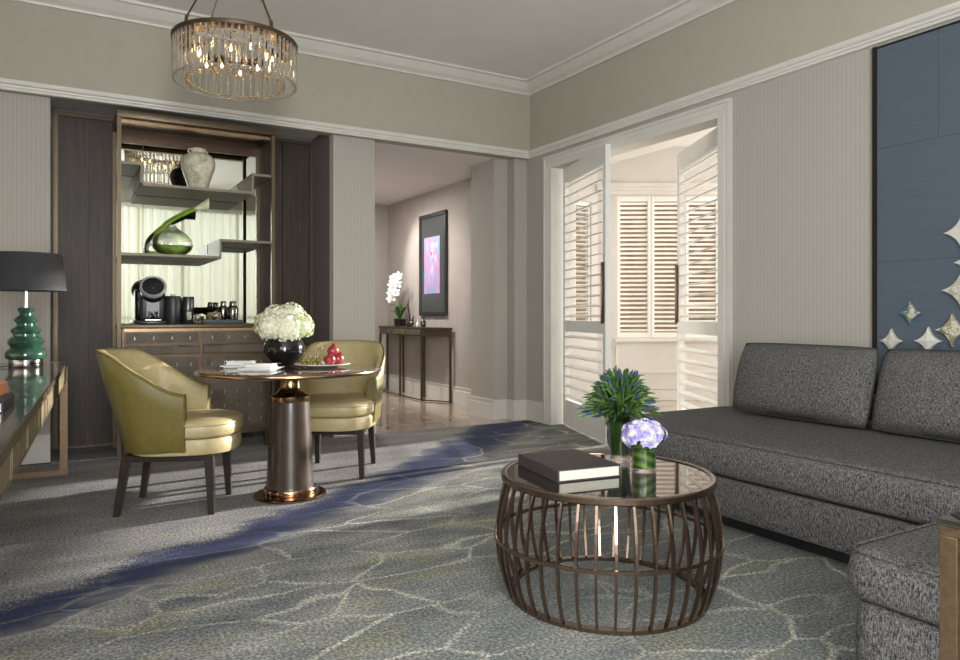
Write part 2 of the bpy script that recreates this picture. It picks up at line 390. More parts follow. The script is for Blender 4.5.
# the beam with the frieze over niche and hallway, and the walls below it
struct('wall_back_frieze', MB().box(LX, WX, BY, BY+.14, 2.64, CH), M['frieze'])
struct('wall_back', MB().box(LX-.1, -.061, 6.06, 6.9, 0, 2.64).box(LX-.1, -.061, 6.14, 6.9, 2.64, 2.75), M['wallpaper'])
struct('wall_column', MB().box(2.06, 2.45, 6.06, 6.9, 0, 2.64).box(2.06, 2.45, 6.14, 6.9, 2.64, 2.75), M['wallpaper'])
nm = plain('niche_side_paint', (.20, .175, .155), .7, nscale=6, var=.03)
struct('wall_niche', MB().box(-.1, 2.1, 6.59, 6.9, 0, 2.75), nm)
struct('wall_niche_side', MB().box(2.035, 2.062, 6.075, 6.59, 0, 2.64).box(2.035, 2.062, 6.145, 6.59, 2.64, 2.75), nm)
mb = MB().box(3.79, WX, 6.19, 6.66, 0, 2.645).box(3.95, WX, 6.06, 6.19, 0, 2.645)
struct('wall_pier', mb, M['wallpaper'])
struct('wall_hall_left', MB().box(2.36, 2.45, 6.9, 9.8, 0, 2.7), M['hallwall'])
struct('wall_hall_end', MB().box(2.4, 4.2, 9.65, 9.75, 0, 2.7), M['hallwall'])
struct('wall_hall_right', MB().box(WX, WX+.15, 6.66, 9.8, 0, 2.7), M['hallwall'])
DY0, DY1, DZ = 3.565, 5.632, 2.50
struct('wall_right', MB().box(WX, WX+.15, FY, DY0, 0, 2.65).box(WX, WX+.15, DY1, 6.66, 0, 2.65).box(WX, WX+.15, DY0, DY1, DZ, 2.65), M['wallpaper'])
fr2 = M['frieze']
struct('wall_right_frieze', MB().box(WX, WX+.15, FY, 6.2, 2.65, CH), fr2)
struct('wall_left', MB().box(LX-.1, LX, FY, -1.15, 0, CH).box(LX-.1, LX, 1.85, 6.1, 0, CH).box(LX-.1, LX, -1.15, 1.85, 0, .72).box(LX-.1, LX, -1.15, 1.85, 2.78, CH), M['wallpaper'])
wf = sroot('window_7', (LX-.05, 0, 0))  # unseen window, added as an opening for the left fill light
mb = MB()
for y in (-1.12, -.14, .84, 1.82): mb.box(-.03, .03, y-.03, y+.03, .78, 2.72)
for z in (.75, 2.75): mb.box(-.03, .03, -1.15, 1.85, z-.03, z+.03)
mb.build('window_frame', M['trim'], wf)
# wall with the big window behind the viewer (seen in the cabinet mirror)
WZ0, WZ1, WX0, WX1 = .12, 3.06, -.72, 3.98  # left end widened out of view to let in the added front fill light
struct('wall_front', MB().box(LX-.1, WX0, FY-.12, FY, 0, CH).box(WX1, 4.25, FY-.12, FY, 0, CH).box(WX0, WX1, FY-.12, FY, WZ1, CH).box(WX0, WX1, FY-.12, FY, 0, WZ0), M['frieze'])
wf = sroot('window_1', (0, FY-.06, 0))
mb = MB()
for x in (WX0+.03, .5, 1.25, 1.99, 2.98, WX1-.03): mb.box(x-.03, x+.03, -.03, .03, WZ0, WZ1)
for z in (WZ0+.03, 1.0, WZ1-.03): mb.box(WX0, WX1, -.03, .03, z-.03, z+.03)
mb.build('window_frame', M['trim'], wf)

def rail(name, ax, a, b, face, z0, m=M['trim']):
    # picture rail: stepped profile, along x (ax=0, wall face y=face, sticks out -y) or along y (ax=1, wall face x=face, sticks out -x)
    prof = [(0, 0), (.022, .004), (.026, .018), (.034, .022), (.036, .034), (.050, .044), (.056, .060), (.056, .070), (0, .074)]
    mb = MB(); vs = []
    for t_, end in ((a, 0), (b, 1)):
        for d, z in prof:
            mit = d if end else 0
            vs.append((t_-mit, face-d, z0+z) if ax == 0 else (face-d, t_-mit, z0+z))
    k = len(prof); fs = [(i, (i+1) % k, k+(i+1) % k, k+i) for i in range(k)] + [tuple(range(k))[::-1], tuple(range(k, 2*k))]
    return mb.add(vs, fs)
struct('trim_1', rail('r', 0, LX, WX, BY, 2.632), M['trim'])
struct('trim_2', rail('r', 1, FY, BY, WX, 2.632), M['trim'])
def crown(ax, a, b, face):
    prof = [(0, -.115), (.018, -.115), (.022, -.100), (.035, -.090), (.060, -.075), (.095, -.040), (.110, -.022), (.135, -.018), (.140, 0), (0, 0)]
    mb = MB(); vs = []
    for t_, end in ((a, 0), (b, 1)):
        for d, z in prof:
            mit = d if end else 0
            vs.append((t_-mit, face-d, CH+z) if ax == 0 else (face-d, t_-mit, CH+z))
    k = len(prof); fs = [(i, (i+1) % k, k+(i+1) % k, k+i) for i in range(k)] + [tuple(range(k))[::-1], tuple(range(k, 2*k))]
    return mb.add(vs, fs)
struct('trim_3', crown(0, LX, WX, BY), M['trim'])
struct('trim_4', crown(1, FY, BY, WX), M['trim'])

def bboard(segs, m=M['trim'], h=.20):
    # each segment: (x0,x1,y0,y1) footprint of the skirting, thicker foot and rounded top
    mb = MB()
    for x0, x1, y0, y1 in segs:
        mb.box(x0, x1, y0, y1, 0, h*.78)
        if abs(x1-x0) > abs(y1-y0): mb.box(x0, x1, y0+.010, y1, h*.78, h*.93); mb.box(x0, x1, y0+.004, y1, h*.93, h)
        else: mb.box(x0+.010, x1, y0, y1, h*.78, h*.93); mb.box(x0+.004, x1, y0, y1, h*.93, h)
    return mb
struct('baseboard_back', bboard([(LX, -.061, 6.035, 6.06), (2.06, 2.45, 6.035, 6.06)]), M['trim'])
struct('baseboard_pier', bboard([(3.765, 3.95, 6.165, 6.19), (3.765, 3.79, 6.192, 6.66), (3.925, WX, 6.035, 6.06), (3.925, 3.95, 6.062, 6.163)]), M['trim'])
struct('baseboard_hall', bboard([(WX-.025, WX, 6.66, 9.65), (2.45, WX, 9.625, 9.65)]), M['trim'])
struct('baseboard_right', bboard([(WX-.025, WX, FY, DY0-.10), (WX-.025, WX, DY1+.10, 6.035)]), M['trim'])
# shutter doorway casing
mb = MB()
for s_, y in ((-1, DY0), (1, DY1)):
    o_ = y + s_*.095; y0, y1 = min(y, o_), max(y, o_)
    mb.box(WX-.022, WX, y0, y1, 0, DZ)
    mb.box(WX-.034, WX-.02, (o_-.022 if s_ > 0 else o_), (o_ if s_ > 0 else o_+.022), 0, DZ+.072)
    mb.box(WX-.028, WX-.02, min(y+s_*.03, y+s_*.045), max(y+s_*.03, y+s_*.045), 0, DZ-.001)
    mb.box(WX-.021, WX+.159, min(y, y-s_*.02), max(y, y-s_*.02), 0, DZ-.021)
mb.box(WX-.022, WX, DY0-.095, DY1+.095, DZ+.0005, DZ+.0945); mb.box(WX-.034, WX-.02, DY0-.095, DY1+.095, DZ+.073, DZ+.095)
mb.box(WX-.028, WX-.02, DY0-.04, DY1+.04, DZ+.03, DZ+.045); mb.box(WX-.022, WX+.16, DY0, DY1, DZ-.02, DZ)
struct('trim_5', mb, M['trim'])

# ---- louvred shutter leaf: local x along width from hinge (0) to w, y thickness, z up
def leaf(name, hinge, ang, w, hz0, hz1, zs, tilt, stile=.07, pitch=.088, sl_w=.088, handle_x=None, hside=-1, th=.038):
    r = sroot(name, (hinge[0], hinge[1], 0), ang)
    mb = MB()
    mb.box(0, stile, -th/2, th/2, hz0, hz1).box(w-stile, w, -th/2, th/2, hz0, hz1)
    edges = [hz0] + [e for z in zs for e in z] + [hz1]
    for i in range(0, len(edges), 2): mb.box(stile, w-stile, -th/2, th/2, edges[i], edges[i+1])
    mb.build('shutter_frame', M['door'], r, bevel=.003)
    for z0, z1 in zs:
        n = max(1, int(round((z1-z0)/pitch))); p = (z1-z0)/n; lm = MB()
        for i in range(n):
            m_ = Matrix.Translation((w/2, 0, z0+p*(i+.5))) @ Matrix.Rotation(tilt, 4, 'X')
            lm.rbox(-(w/2-stile), (w/2-stile), -sl_w/2, sl_w/2, -.005, .005, .004, 1, m_, False)
        lm.build('louvres', M['door'], r)
    if handle_x is not None:
        hb = MB().rbox(handle_x-.007, handle_x+.007, hside*th/2+min(0, hside*.03), hside*th/2+max(0, hside*.03), .99, 1.50, .006, 2)
        hb.build('handle', M['darkbronze'], r)
    return r
def ang2(p, q): return atan2(q[1]-p[1], q[0]-p[0])
zs = [(.25, .905), (1.01, 2.33)]
p, q = (4.23, 5.585), (3.895, 4.565)
a = ang2(p, q); leaf('door_1', p, a, 1.08, .015, 2.47, zs, R(13), stile=.058, handle_x=1.05, hside=-1, sl_w=.07, th=.048)
p, q = (4.20, 3.60), (4.70, 4.56)
a = ang2(p, q); leaf('door_2', p, a, 1.06, .015, 2.47, zs, R(-13), stile=.058, handle_x=1.06-.03, hside=1, sl_w=.07, th=.048)

# ---- sunroom
FA, FB = Vector((5.76, 6.94)), Vector((7.50, 5.92)); fdir = (FB-FA).normalized(); fl = (FB-FA).length; fang = atan2(fdir.y, fdir.x)
Mf = Matrix.Translation((FA.x, FA.y, 0)) @ Matrix.Rotation(fang, 4, 'Z')
np_ = 4; pw = .425; x0w = .24; x1w = x0w + np_*pw; Z0, Z1 = .78, 2.53
SH = 3.15
mb = MB().box(0, x0w, 0, .12, 0, SH, Mf).box(x1w, fl+.1, 0, .12, 0, SH, Mf).box(x0w, x1w, 0, .12, 0, Z0, Mf).box(x0w, x1w, 0, .12, Z1, SH, Mf)
struct('wall_sunroom_bay', mb, M['sunwall'])
mb = MB().box(-.02, fl, -.03, .0, Z1+.02, Z1+.07, Mf).box(-.02, fl, -.05, .0, Z1+.07, Z1+.10, Mf).box(-.02, fl, -.035, 0, Z1+.10, Z1+.16, Mf)
mb.box(x0w-.03, x1w+.03, -.05, 0, Z0-.05, Z0-.01, Mf).box(0, fl, -.015, 0, .14, .16, Mf).box(0, fl, -.025, 0, 0, .13, Mf)
for i in range(3): mb.box(x0w+i*.85-.02, x0w+i*.85+.02, -.012, 0, .15, Z0-.1, Mf)
mb.box(0, fl, -.012, 0, .34, .37, Mf)
struct('trim_6', mb, M['trim'])
for i in range(np_):
    o_ = Mf @ Vector((x0w+i*pw, .02, 0))
    r = leaf('window_%d' % (i+2), (o_.x, o_.y), fang, pw-.005, Z0, Z1, [(Z0+.06, Z1-.06)], R(-24), stile=.038, pitch=.056, sl_w=.05)
struct('wall_sunroom_north', MB().box(WX+.15, 5.40, 6.94, 7.06, 0, SH).box(5.66, 5.80, 6.94, 7.06, 0, SH).box(5.40, 5.66, 6.94, 7.06, 0, .9).box(5.40, 5.66, 6.94, 7.06, 2.45, SH), M['sunwall'])
r = leaf('window_6', (5.40, 6.98), 0, .26, .9, 2.45, [(.95, 2.40)], R(-24), stile=.03, pitch=.056, sl_w=.05)
struct('wall_sunroom_south', MB().box(WX+.15, 8.0, .9, 1.0, 0, SH), M['sunwall'])
mb = MB().box(7.5, 7.62, 5.8, 6.0, 0, SH).box(7.5, 7.62, .9, 1.5, 0, SH).box(7.5, 7.62, 1.5, 5.4, 0, .15)
for y in (2.8, 4.1): mb.box(7.52, 7.58, y-.03, y+.03, .15, SH)
struct('wall_sunroom_east', mb, M['sunwall'])
struct('ceiling_sunroom', MB().box(5.15, 9.0, .9, 8.0, SH, SH+.1), M['door'])
struct('ceiling_sunroom_soffit', MB().box(WX+.15, 5.15, .9, 7.0, 2.70, SH+.1), M['door'])
# air slots in the soffit
vent = thing('ceiling_vent', 'pair of small dark air slots in the white ceiling beyond the shutter doors', 'vent', (4.86, 4.92, 2.70), R(90))
MB().box(-.17, -.03, -.02, .02, -.006, -.0005).build('slot', M['black'], vent); MB().box(.03, .17, -.02, .02, -.006, -.0005).build('slot', M['black'], vent)
# neighbouring building, seen only between the far slats
nb = thing('neighbouring_building', 'tan plastered building outside, glimpsed between the far shutter slats', 'building', (9.0, 9.4, -3), R(20))
tanw = plain('tan_render', (.15, .105, .07), 1, nscale=2, var=.25, spec=0)
MB().box(-3.2, 7, 0, 3, 0, 9).build('wall', tanw, nb)
for z in (2.9, 6.4): MB().box(-3.2, 7, -.06, -.001, z, z+.18).build('ledge', M['sunwall'], nb)

# ---- niche wall panelling: two dark timber panels with bronze edging
def wpanel(x0, x1, seam, label):
    t_ = thing('wall_panel', label, 'wall panel', (x0, 6.56, 0), 0)
    w_ = x1-x0
    for a_, b_ in ((.03, seam-.003), (seam+.003, w_-.03)):
        MB().box(a_, b_, -.012, .028, .02, 2.635).build('board', M['panel'], t_)
    MB().box(0, w_, -.005, .029, 0, .02).box(0, .03, -.03, .029, .02, 2.665).box(w_-.03, w_, -.03, .029, .02, 2.665).box(.03, w_-.03, -.03, .029, 2.635, 2.665).build('edge_frame', M['frame'], t_)
wpanel(-.045, .62, .24, 'dark stained timber wall panel with bronze edging, left of the bar cabinet')
wpanel(1.42, 2.03, .33, 'dark stained timber wall panel with bronze edging, right of the bar cabinet')

# ---- sheer curtain, pelmet
cur = thing('sheer_curtain', 'pale sheer pleated curtain across the wide window, seen in the cabinet mirror', 'curtain', (0, FY+.10, 0))
random.seed(4)
ph = [random.uniform(0, 6) for _ in range(6)]
def curt(u, v):
    x = .55 + u*3.43; y = .028*sin(x*52+ph[0]) + .016*sin(x*31+ph[1]+v) + .012*sin(x*87+ph[2])
    return (x, y*(.55+.45*(1-v)), .02 + v*2.98)
MB().grid(curt, 420, 6).build('curtain_cloth', M['sheer'], cur)
MB().box(-.65, 4.03, -.06, .06, 3.0, 3.06).build('curtain_track', M['trim'], cur)

# ---- blue upholstered wall panel behind sofa
bp = thing('upholstered_wall_panel', 'tall slate blue silk wall panel with dark edge strip behind the sofa', 'wall panel', (WX, 0, 0))
for rw, (z0, z1) in enumerate(((.30, 1.368), (1.370, 2.019), (2.021, 2.60))):
    for a_, b_ in (((.30, 1.199), (1.201, 2.415)), ((.30, 1.599), (1.601, 2.415)), ((.30, 1.199), (1.201, 2.079), (2.081, 2.415)))[rw]:
        MB().box(-.028, -.001, a_, b_, z0, z1).build('fabric_panel', M['bluepanel'], bp, bevel=.001)
MB().box(-.034, -.001, 2.416, 2.440, .3, 2.615).box(-.03, -.001, .28, 2.43, 2.602, 2.612).build('edge_strip', plain('black_bronze_strip', (.03, .028, .024), .4, .6), bp)

# ================================================================ BAR CABINET
def studs(par, pts, size):
    f = None
    for p in pts:
        if f is None: f = MB().cbox((0, 0, 0), size).build('inlay', M['inlay'], par); o = f
        else: o = f.copy(); COL.objects.link(o)
        o.location = p
CX0, CX1, CY0, CY1 = .362, 1.516, 5.90, 6.45
bar = thing('bar_cabinet', 'tall bronze framed bar cabinet with mirror back, stepped shelves and shagreen doors in the niche', 'cabinet', (CX0, CY0, 0))
W = CX1-CX0; D = CY1-CY0; BT = .99
bx0, bx1 = .035, W-.035
MB().box(bx0, bx1, .012, D-.01, .15, BT-.03).build('body', M['darkbronze'], bar)
MB().rbox(bx0-.012, bx1+.012, -.005, D-.008, BT-.028, BT, .004, 2).build('worktop', M['frame'], bar)
MB().box(bx0+.01, bx1-.01, -.001, .012, BT-.052, BT-.030).build('copper_band', M['bronze'], bar)
midx = W/2 + .008
for a_, b_ in ((bx0+.012, midx-.012), (midx+.012, bx1-.012)):
    d = MB().rbox(a_, b_, -.006, .012, .840, .935, .004, 1).build('drawer', M['shagreen'], bar)
    e = MB().box(a_, b_, -.010, -.006, .925, .935).box(a_, b_, -.010, -.006, .840, .850).box(a_, a_+.012, -.010, -.006, .85, .925).box(b_-.012, b_, -.010, -.006, .85, .925)
    e.build('drawer_edge', M['frame'], d)
    studs(d, [(a_+.07+k*(b_-a_-.14)/3, -.008, .8875) for k in range(4)], (.004, .004, .024))
    d = MB().rbox(a_, b_, -.006, .012, .765, .830, .004, 1).build('drawer', M['shagreen'], bar)
    MB().rbox((a_+b_)/2+(.17 if a_ < .2 else -.17)-.05, (a_+b_)/2+(.17 if a_ < .2 else -.17)+.05, -.018, -.004, .822, .832, .003, 1).build('pull', M['darkbronze'], d)
    dr = MB().rbox(a_, b_, -.006, .012, .165, .755, .004, 1).build('door', M['shagreen'], bar)
    MB().box(a_, a_+.018, -.011, -.006, .165, .755).box(b_-.018, b_, -.011, -.006, .165, .755).box(a_+.018, b_-.018, -.011, -.006, .735, .755).box(a_+.018, b_-.018, -.011, -.006, .165, .19).build('door_edge', M['frame'], dr)
    studs(dr, [(a_+.065+k*(b_-a_-.13)/4, -.008, .235+j*.112) for k in range(5) for j in range(5)], (.004, .004, .026))
for x in (bx0+.025, midx, bx1-.025):
    for y in (.04, D-.06):
        if x == midx and y > .1: continue
        MB().taper((x, y, .15), (x, y, 0.004 if y > .1 else .0), (.022, .022), (.016, .016)).build('foot', M['frame'], bar)
MB().box(bx0+.02, bx1-.02, .02, .04, .12, .15).build('plinth_rail', M['frame'], bar)
T = 2.58
for x in (0, W-.028):
    MB().box(x, x+.028, 0, .028, 0, T-.055).build('front_post', M['frame'], bar)
    MB().box(x, x+.028, D-.03, D-.002, 0.004, T-.055).build('rear_post', M['frame'], bar)
MB().rbox(-.004, W+.004, -.008, .032, T-.055, T, .005, 2).build('top_beam', M['frame'], bar)
MB().box(0, W, .032, D, T-.02, T-.002).build('top_board', M['frame'], bar)
MB().box(.028, W-.028, .04, .10, T-.085, T-.06).build('inner_rail', M['bronze'], bar)
MB().box(.028, W-.028, D-.03, D-.012, T-.13, T-.02).build('header_strip', M['darkbronze'], bar)
MB().box(-.0, .012, .028, D-.03, T-.055, T-.02).build('side_rail', M['frame'], bar); MB().box(W-.012, W, .028, D-.03, T-.055, T-.02).build('side_rail', M['frame'], bar)
MB().box(.028, W-.028, D-.012, D-.006, BT, T-.1).build('mirror', M['mirror'], bar)
MB().box(.026, .030, D-.016, D-.010, BT, T-.1).box(.22, .224, D-.014, D-.0115, BT, T-.1).box(W-.14, W-.136, D-.014, D-.0115, BT, T-.1).build('mirror_joint', M['darkbronze'], bar)
sh = plain('dark_bronzed_shelf', (.17, .148, .108), .45, .3)
def zshelf(segs):
    mb = MB()
    for x0, x1, z0, z1 in segs: mb.box(x0-CX0, x1-CX0, .015, D-.03, z0, z1)
    return mb.build('stepped_shelf', sh, bar)
t_ = .02
zshelf([(CX0+.028, .535, 2.185, 2.205), (.52, .535, 2.055, 2.185), (.535, 1.335, 2.035, 2.055), (1.335, 1.35, 2.035, 2.205), (1.35, CX1-.01, 2.185, 2.205)])
zshelf([(CX0+.028, 1.085, 1.507, 1.527), (1.085, 1.10, 1.507, 1.663), (1.10, CX1-.01, 1.643, 1.663)])

# white relief jar
jar = thing('ceramic_jar', 'cream crackled ceramic jar with raised vine relief on the top shelf', 'jar', (.955, 6.10, 2.0555))
prof = [(.0, 0), (.066, 0), (.070, .006), (.082, .05), (.105, .115), (.128, .18), (.134, .225), (.124, .262), (.098, .287), (.068, .298), (.058, .305), (.056, .322), (.066, .333), (.060, .336), (.050, .325), (0, .322)]
cream = plain('cream_crackle_glaze', (.60, .565, .44), .25, nscale=26, var=.18, bstr=.3, coat=.4)
MB().lathe(prof, 40).build('jar_body', cream, jar, sub=1)
MB().lathe([(.0, .345), (.03, .345), (.042, .335), (.06, .333), (.058, .326), (0, .326)][::-1], 24).build('lid', cream, jar)
vm = MB(); random.seed(2)
def onjar(a_, z):
    for i in range(len(prof)-1):
        if prof[i][1] <= z <= prof[i+1][1] and i > 1: 
            f = (z-prof[i][1])/(prof[i+1][1]-prof[i][1]+1e-9); r_ = prof[i][0]+(prof[i+1][0]-prof[i][0])*f; break
    return (r_+.001)*cos(a_), (r_+.001)*sin(a_), z
pth = [onjar(-2.15+.35*sin(k*.55)+k*.03, .04+k*.013) for k in range(18)]
vm.tube(pth, .005, 6)
for k in range(1, 17):
    x, y, z = pth[k]
    for s_ in (-1, 1):
        a_ = atan2(y, x)+s_*.14; p_ = onjar(a_, min(.27, z+.008)); vm.ball(p_, .013, 7, 5, (1, 1, .7))
vm.build('vine_relief', cream, jar)
hm = MB()
for a_ in range(4):
    an = a_*pi/2+.4; hm.tube([(.070*cos(an), .070*sin(an), .290), (.088*cos(an), .088*sin(an), .305), (.080*cos(an), .080*sin(an), .325), (.060*cos(an), .060*sin(an), .325)], .006, 6)
hm.build('lug_handle', cream, jar)

# round glass vase with a calla
vz = thing('glass_vase', 'clear teardrop glass vase holding a calla lily on the lower shelf', 'vase', (.765, 6.11, 1.5275)); vz.scale = (1.15, 1.15, 1.15)
vp = [(0, .004), (.055, .0), (.09, .012), (.125, .045), (.135, .075), (.125, .115), (.095, .15), (.055, .175), (.028, .195), (.024, .21)]
MB().lathe(vp + [(r_-.004 if r_ > .01 else 0, z+.004) for r_, z in vp[::-1]], 32, smooth=True, sy=.75).build('vase_body', M['clear'], vz)
MB().lathe([(0, .008), (.055, .006), (.086, .016), (.120, .048), (.128, .070), (0, .070)], 32, sy=.75).build('water', M['water'], vz)
cl = thing('calla_lily', 'white calla lily with a thick green stem curled inside the round glass vase', 'flower', (.765, 6.11, 1.5275)); cl.scale = (1.15, 1.15, 1.15)
sm = plain('fresh_green_stem', (.20, .33, .035), .35, var=.2)
for off in (0, .018, -.016):
    path = []
    for k in range(30):
        a_ = R(-20) - k/29*R(215); rr_ = .112-.0003*k + off*.4
        path.append((rr_*cos(a_)*1.0, off, .098+.86*rr_*sin(a_) + max(0, k-20)*.0026))
    path = [(x, y, max(.014, z)) for x, y, z in path]
    e = path[-1]
    for k in range(1, 9): path.append((e[0]+k*.026, off*(1-k/9), e[2]+.03*k**.75))
    MB().tube(path, .0105, 8).build('stem', sm, cl)
e = path[-1]
def spathe(u, v):
    a_ = u*2*pi; r_ = .010+.030*v**1.5; k = .5+.5*cos(a_)
    q = Vector((v*.085+.03*k*v*v, r_*sin(a_), r_*cos(a_)*.8+.02*v*k))
    q.rotate(Euler((0, R(-18), 0))); return (e[0]-.01+q.x, e[1]+q.y, e[2]+q.z)
MB().grid(spathe, 20, 8, closed_u=True).build('petal', plain('calla_white', (.66, .70, .45), .45), cl, solid=.002)
MB().tube([(e[0], e[1], e[2]), (e[0]+.05, e[1], e[2]+.02)], .004, 6).build('spadix', plain('yellow_spadix', (.6, .5, .08), .6), cl)

# ---- things on the bar worktop (z=.99)
Z = .9905
cm = thing('coffee_machine', 'black capsule coffee machine with silver rimmed round head on the bar cabinet', 'coffee machine', (.625, 6.11, Z), R(-5))
MB().rbox(-.095, .095, -.10, .13, 0, .028, .008, 2).build('base', M['black'], cm)
MB().rbox(-.09, .09, .02, .13, .028, .29, .02, 3).build('body', M['black'], cm)
Mh = Matrix.Translation((0, .0, .262)) @ Matrix.Rotation(R(62), 4, 'X')
MB().lathe([(0, -.05), (.080, -.05), (.088, -.03), (.088, .05), (.070, .07), (0, .072)], 32, M=Mh).build('brew_head', M['black'], cm)
MB().lathe([(.088, .040), (.096, .046), (.096, .062), (.086, .074), (.078, .072), (.078, .06)], 36, closed=True, M=Mh).build('silver_rim', plain('satin_silver', (.62, .62, .62), .4, .6), cm)
mb = MB()
for dx, dy in ((-.03, .01), (0, .02), (.03, .01), (0, -.02)): mb.lathe([(0, .072), (.010, .072), (.009, .077), (0, .077)], 12, (dx, dy, 0), M=Mh)
mb.build('button', M['gunmetal'], cm)
MB().rbox(-.05, .05, .008, .022, .06, .20, .004, 1).build('back_plate', M['black'], cm)
MB().rbox(-.06, .06, -.095, .0, .028, .040, .004, 1).build('drip_tray', M['gunmetal'], cm)
MB().rbox(-.03, .03, .02, .07, .30, .335, .012, 2).build('lid_latch', M['black'], cm)
cup = thing('glass_cup', 'small glass cup on the drip tray of the coffee machine', 'cup', (.62, 6.055, Z+.041))
MB().lathe([(0, 0), (.022, 0), (.032, .02), (.038, .06), (.035, .06), (.029, .02), (0, .006)], 20).build('cup_body', M['clear'], cup)
MB().tube([(.034, 0, .048), (.055, 0, .045), (.055, 0, .022), (.032, 0, .018)], .004, 6).build('handle', M['clear'], cup)
ic = thing('ice_bucket', 'dark grey leather ice bucket with lid beside the coffee machine', 'ice bucket', (.776, 6.15, Z))
dk = plain('charcoal_leather', (.028, .030, .033), .4, nscale=80)
MB().lathe([(0, 0), (.070, 0), (.074, .006), (.074, .205), (.070, .212), (0, .212)], 32, sx=.82, sy=.82).build('bucket_body', dk, ic)
MB().lathe([(0, .213), (.068, .213), (.066, .222), (0, .224)], 32, sx=.82, sy=.82).build('lid', dk, ic)
MB().rbox(-.018, .018, -.010, .010, .223, .238, .004, 1).build('lid_knob', M['chrome'], ic)
cf = thing('coffee_canister', 'black cylindrical canister with brushed steel upper half, right of the ice bucket', 'canister', (.886, 6.14, Z))
MB().lathe([(0, 0), (.044, 0), (.046, .004), (.046, .115), (0, .115)], 28).build('lower_body', M['black'], cf)
MB().lathe([(0, .116), (.0455, .116), (.0455, .212), (.042, .218), (0, .218)], 28).build('upper_body', plain('dark_steel', (.10, .10, .105), .3, .9), cf)
MB().rbox(-.02, .02, -.052, -.043, .03, .10, .004, 1).build('front_clip', M['chrome'], cf)
# tray and things on it
ty = thing('serving_tray', 'dark slate rectangular tray on the bar cabinet', 'tray', (1.135, 6.10, Z))
MB().rbox(-.155, .155, -.09, .09, 0, .014, .003, 1).box(-.155, .155, -.09, -.08, .014, .034).box(-.155, .155, .08, .09, .014, .034).box(-.155, -.145, -.08, .08, .014, .034).box(.145, .155, -.08, .08, .014, .034).build('tray_body', plain('slate_tray', (.045, .05, .058), .35), ty)
def shaker(x, y, label, s_=1.0):
    o = thing('cocktail_shaker', label, 'cocktail shaker', (x, y, Z+.0145))
    MB().lathe([(0, 0), (.034*s_, 0), (.038*s_, .01), (.042*s_, .07), (.043*s_, .11), (.036*s_, .125), (.026*s_, .134)], 28).build('tin_body', M['gunmetal'], o)
    MB().lathe([(.027*s_, .134), (.027*s_, .160), (.022*s_, .170), (0, .172)], 24).build('cap', M['gunmetal'], o)
shaker(1.215, 6.06, 'polished dark steel cocktail shaker at the right front of the tray')
shaker(1.155, 6.14, 'smaller steel shaker partly behind the polished shaker on the tray', .88)
cp = thing('footed_bowl', 'shallow dark metal footed bowl on the bar cabinet tray', 'bowl', (1.028, 6.14, Z+.0145))
MB().lathe([(0, 0), (.035, 0), (.033, .006), (.008, .02), (.008, .05), (.03, .068), (.085, .10), (.098, .118), (.095, .119), (.08, .104), (.028, .073), (0, .07)], 28).build('bowl_body', M['gunmetal'], cp)
random.seed(9)
def tumbler(x, y, z, amber, label):
    o = thing('glass_jar', label, 'jar', (x, y, z))
    MB().lathe([(0, 0), (.024, 0), (.027, .004), (.028, .065), (.026, .065), (.024, .006), (0, .005)], 20).build('jar_glass', M['clear'], o)
    MB().lathe([(0, .006), (.023, .006), (.024, .04+amber*.015), (0, .04+amber*.015)], 16).build('contents', plain('brown_contents', (.22+.1*amber, .13+.07*amber, .05), .6, nscale=90, var=.5), o)
    MB().lathe([(0, .066), (.027, .066), (.024, .078), (0, .082)], 18).build('lid', M['bronze'], o)
tumbler(.935, 6.02, Z, 0, 'small lidded glass jar with brown contents, left of the slate tray')
tumbler(1.035, 6.045, Z+.0145, 1, 'small lidded jar of amber contents on the slate tray, in front of the footed bowl')
tumbler(1.095, 6.045, Z+.0145, .4, 'small lidded jar on the slate tray, nearest the cocktail shakers')
wb = thing('glass_block', 'small square clear glass holder in front of the lidded jars, left of the tray', 'glass holder', (.935, 5.95, Z))
MB().rbox(-.032, .032, -.02, .02, 0, .04, .004, 1).build('holder_body', M['clear'], wb)

# ================================================================ CHANDELIER
chn = thing('chandelier', 'round bronze chandelier hung with rings of crystal glass rods', 'chandelier', (.945, 4.62, 2.50))
Rr = .362; HZ = .240
MB().lathe([(Rr-.035, HZ), (Rr+.010, HZ), (Rr+.012, HZ+.004), (Rr+.012, HZ+.022), (Rr+.008, HZ+.025), (Rr-.035, HZ+.025)], 72, closed=True).build('rim', plain('antique_brass_rim', (.085, .058, .032), .45, .6), chn)
MB().lathe([(.265, HZ+.005), (Rr-.036, HZ+.005), (Rr-.036, HZ+.012), (.265, HZ+.012)], 48, closed=True).build('top_plate', M['bronze'], chn)
MB().lathe([(Rr-.008, .0), (Rr+.006, .0), (Rr+.006, .008), (Rr-.008, .008)], 72, closed=True).build('lower_ring', M['crystal'], chn)
MB().lathe([(.285, .002), (.297, .002), (.297, .008), (.285, .008)], 60, closed=True).build('lower_ring', M['crystal'], chn)
def rod(r_, a_, h, z1, first=None):
    if first is None:
        o = MB().lathe([(0, 0), (.0072, .004), (.0072, h-.004), (0, h)], 6, smooth=False).build('glass_rod', M['crystal'], chn)
    else:
        o = first.copy(); COL.objects.link(o)
    o.location = (r_*cos(a_), r_*sin(a_), z1-h); o.rotation_euler = (0, 0, a_); return o
f = rod(Rr, 0, .228, HZ)
for k in range(1, 62): rod(Rr, k*2*pi/62, .228, HZ, f)
f = rod(.29, .05, .14, HZ*.80)
for k in range(1, 38): rod(.29, .05+k*2*pi/38, .14, .145, f)
f.location.z = .005
gold = plain('gilt_beads', (.75, .48, .18), .25, .9)
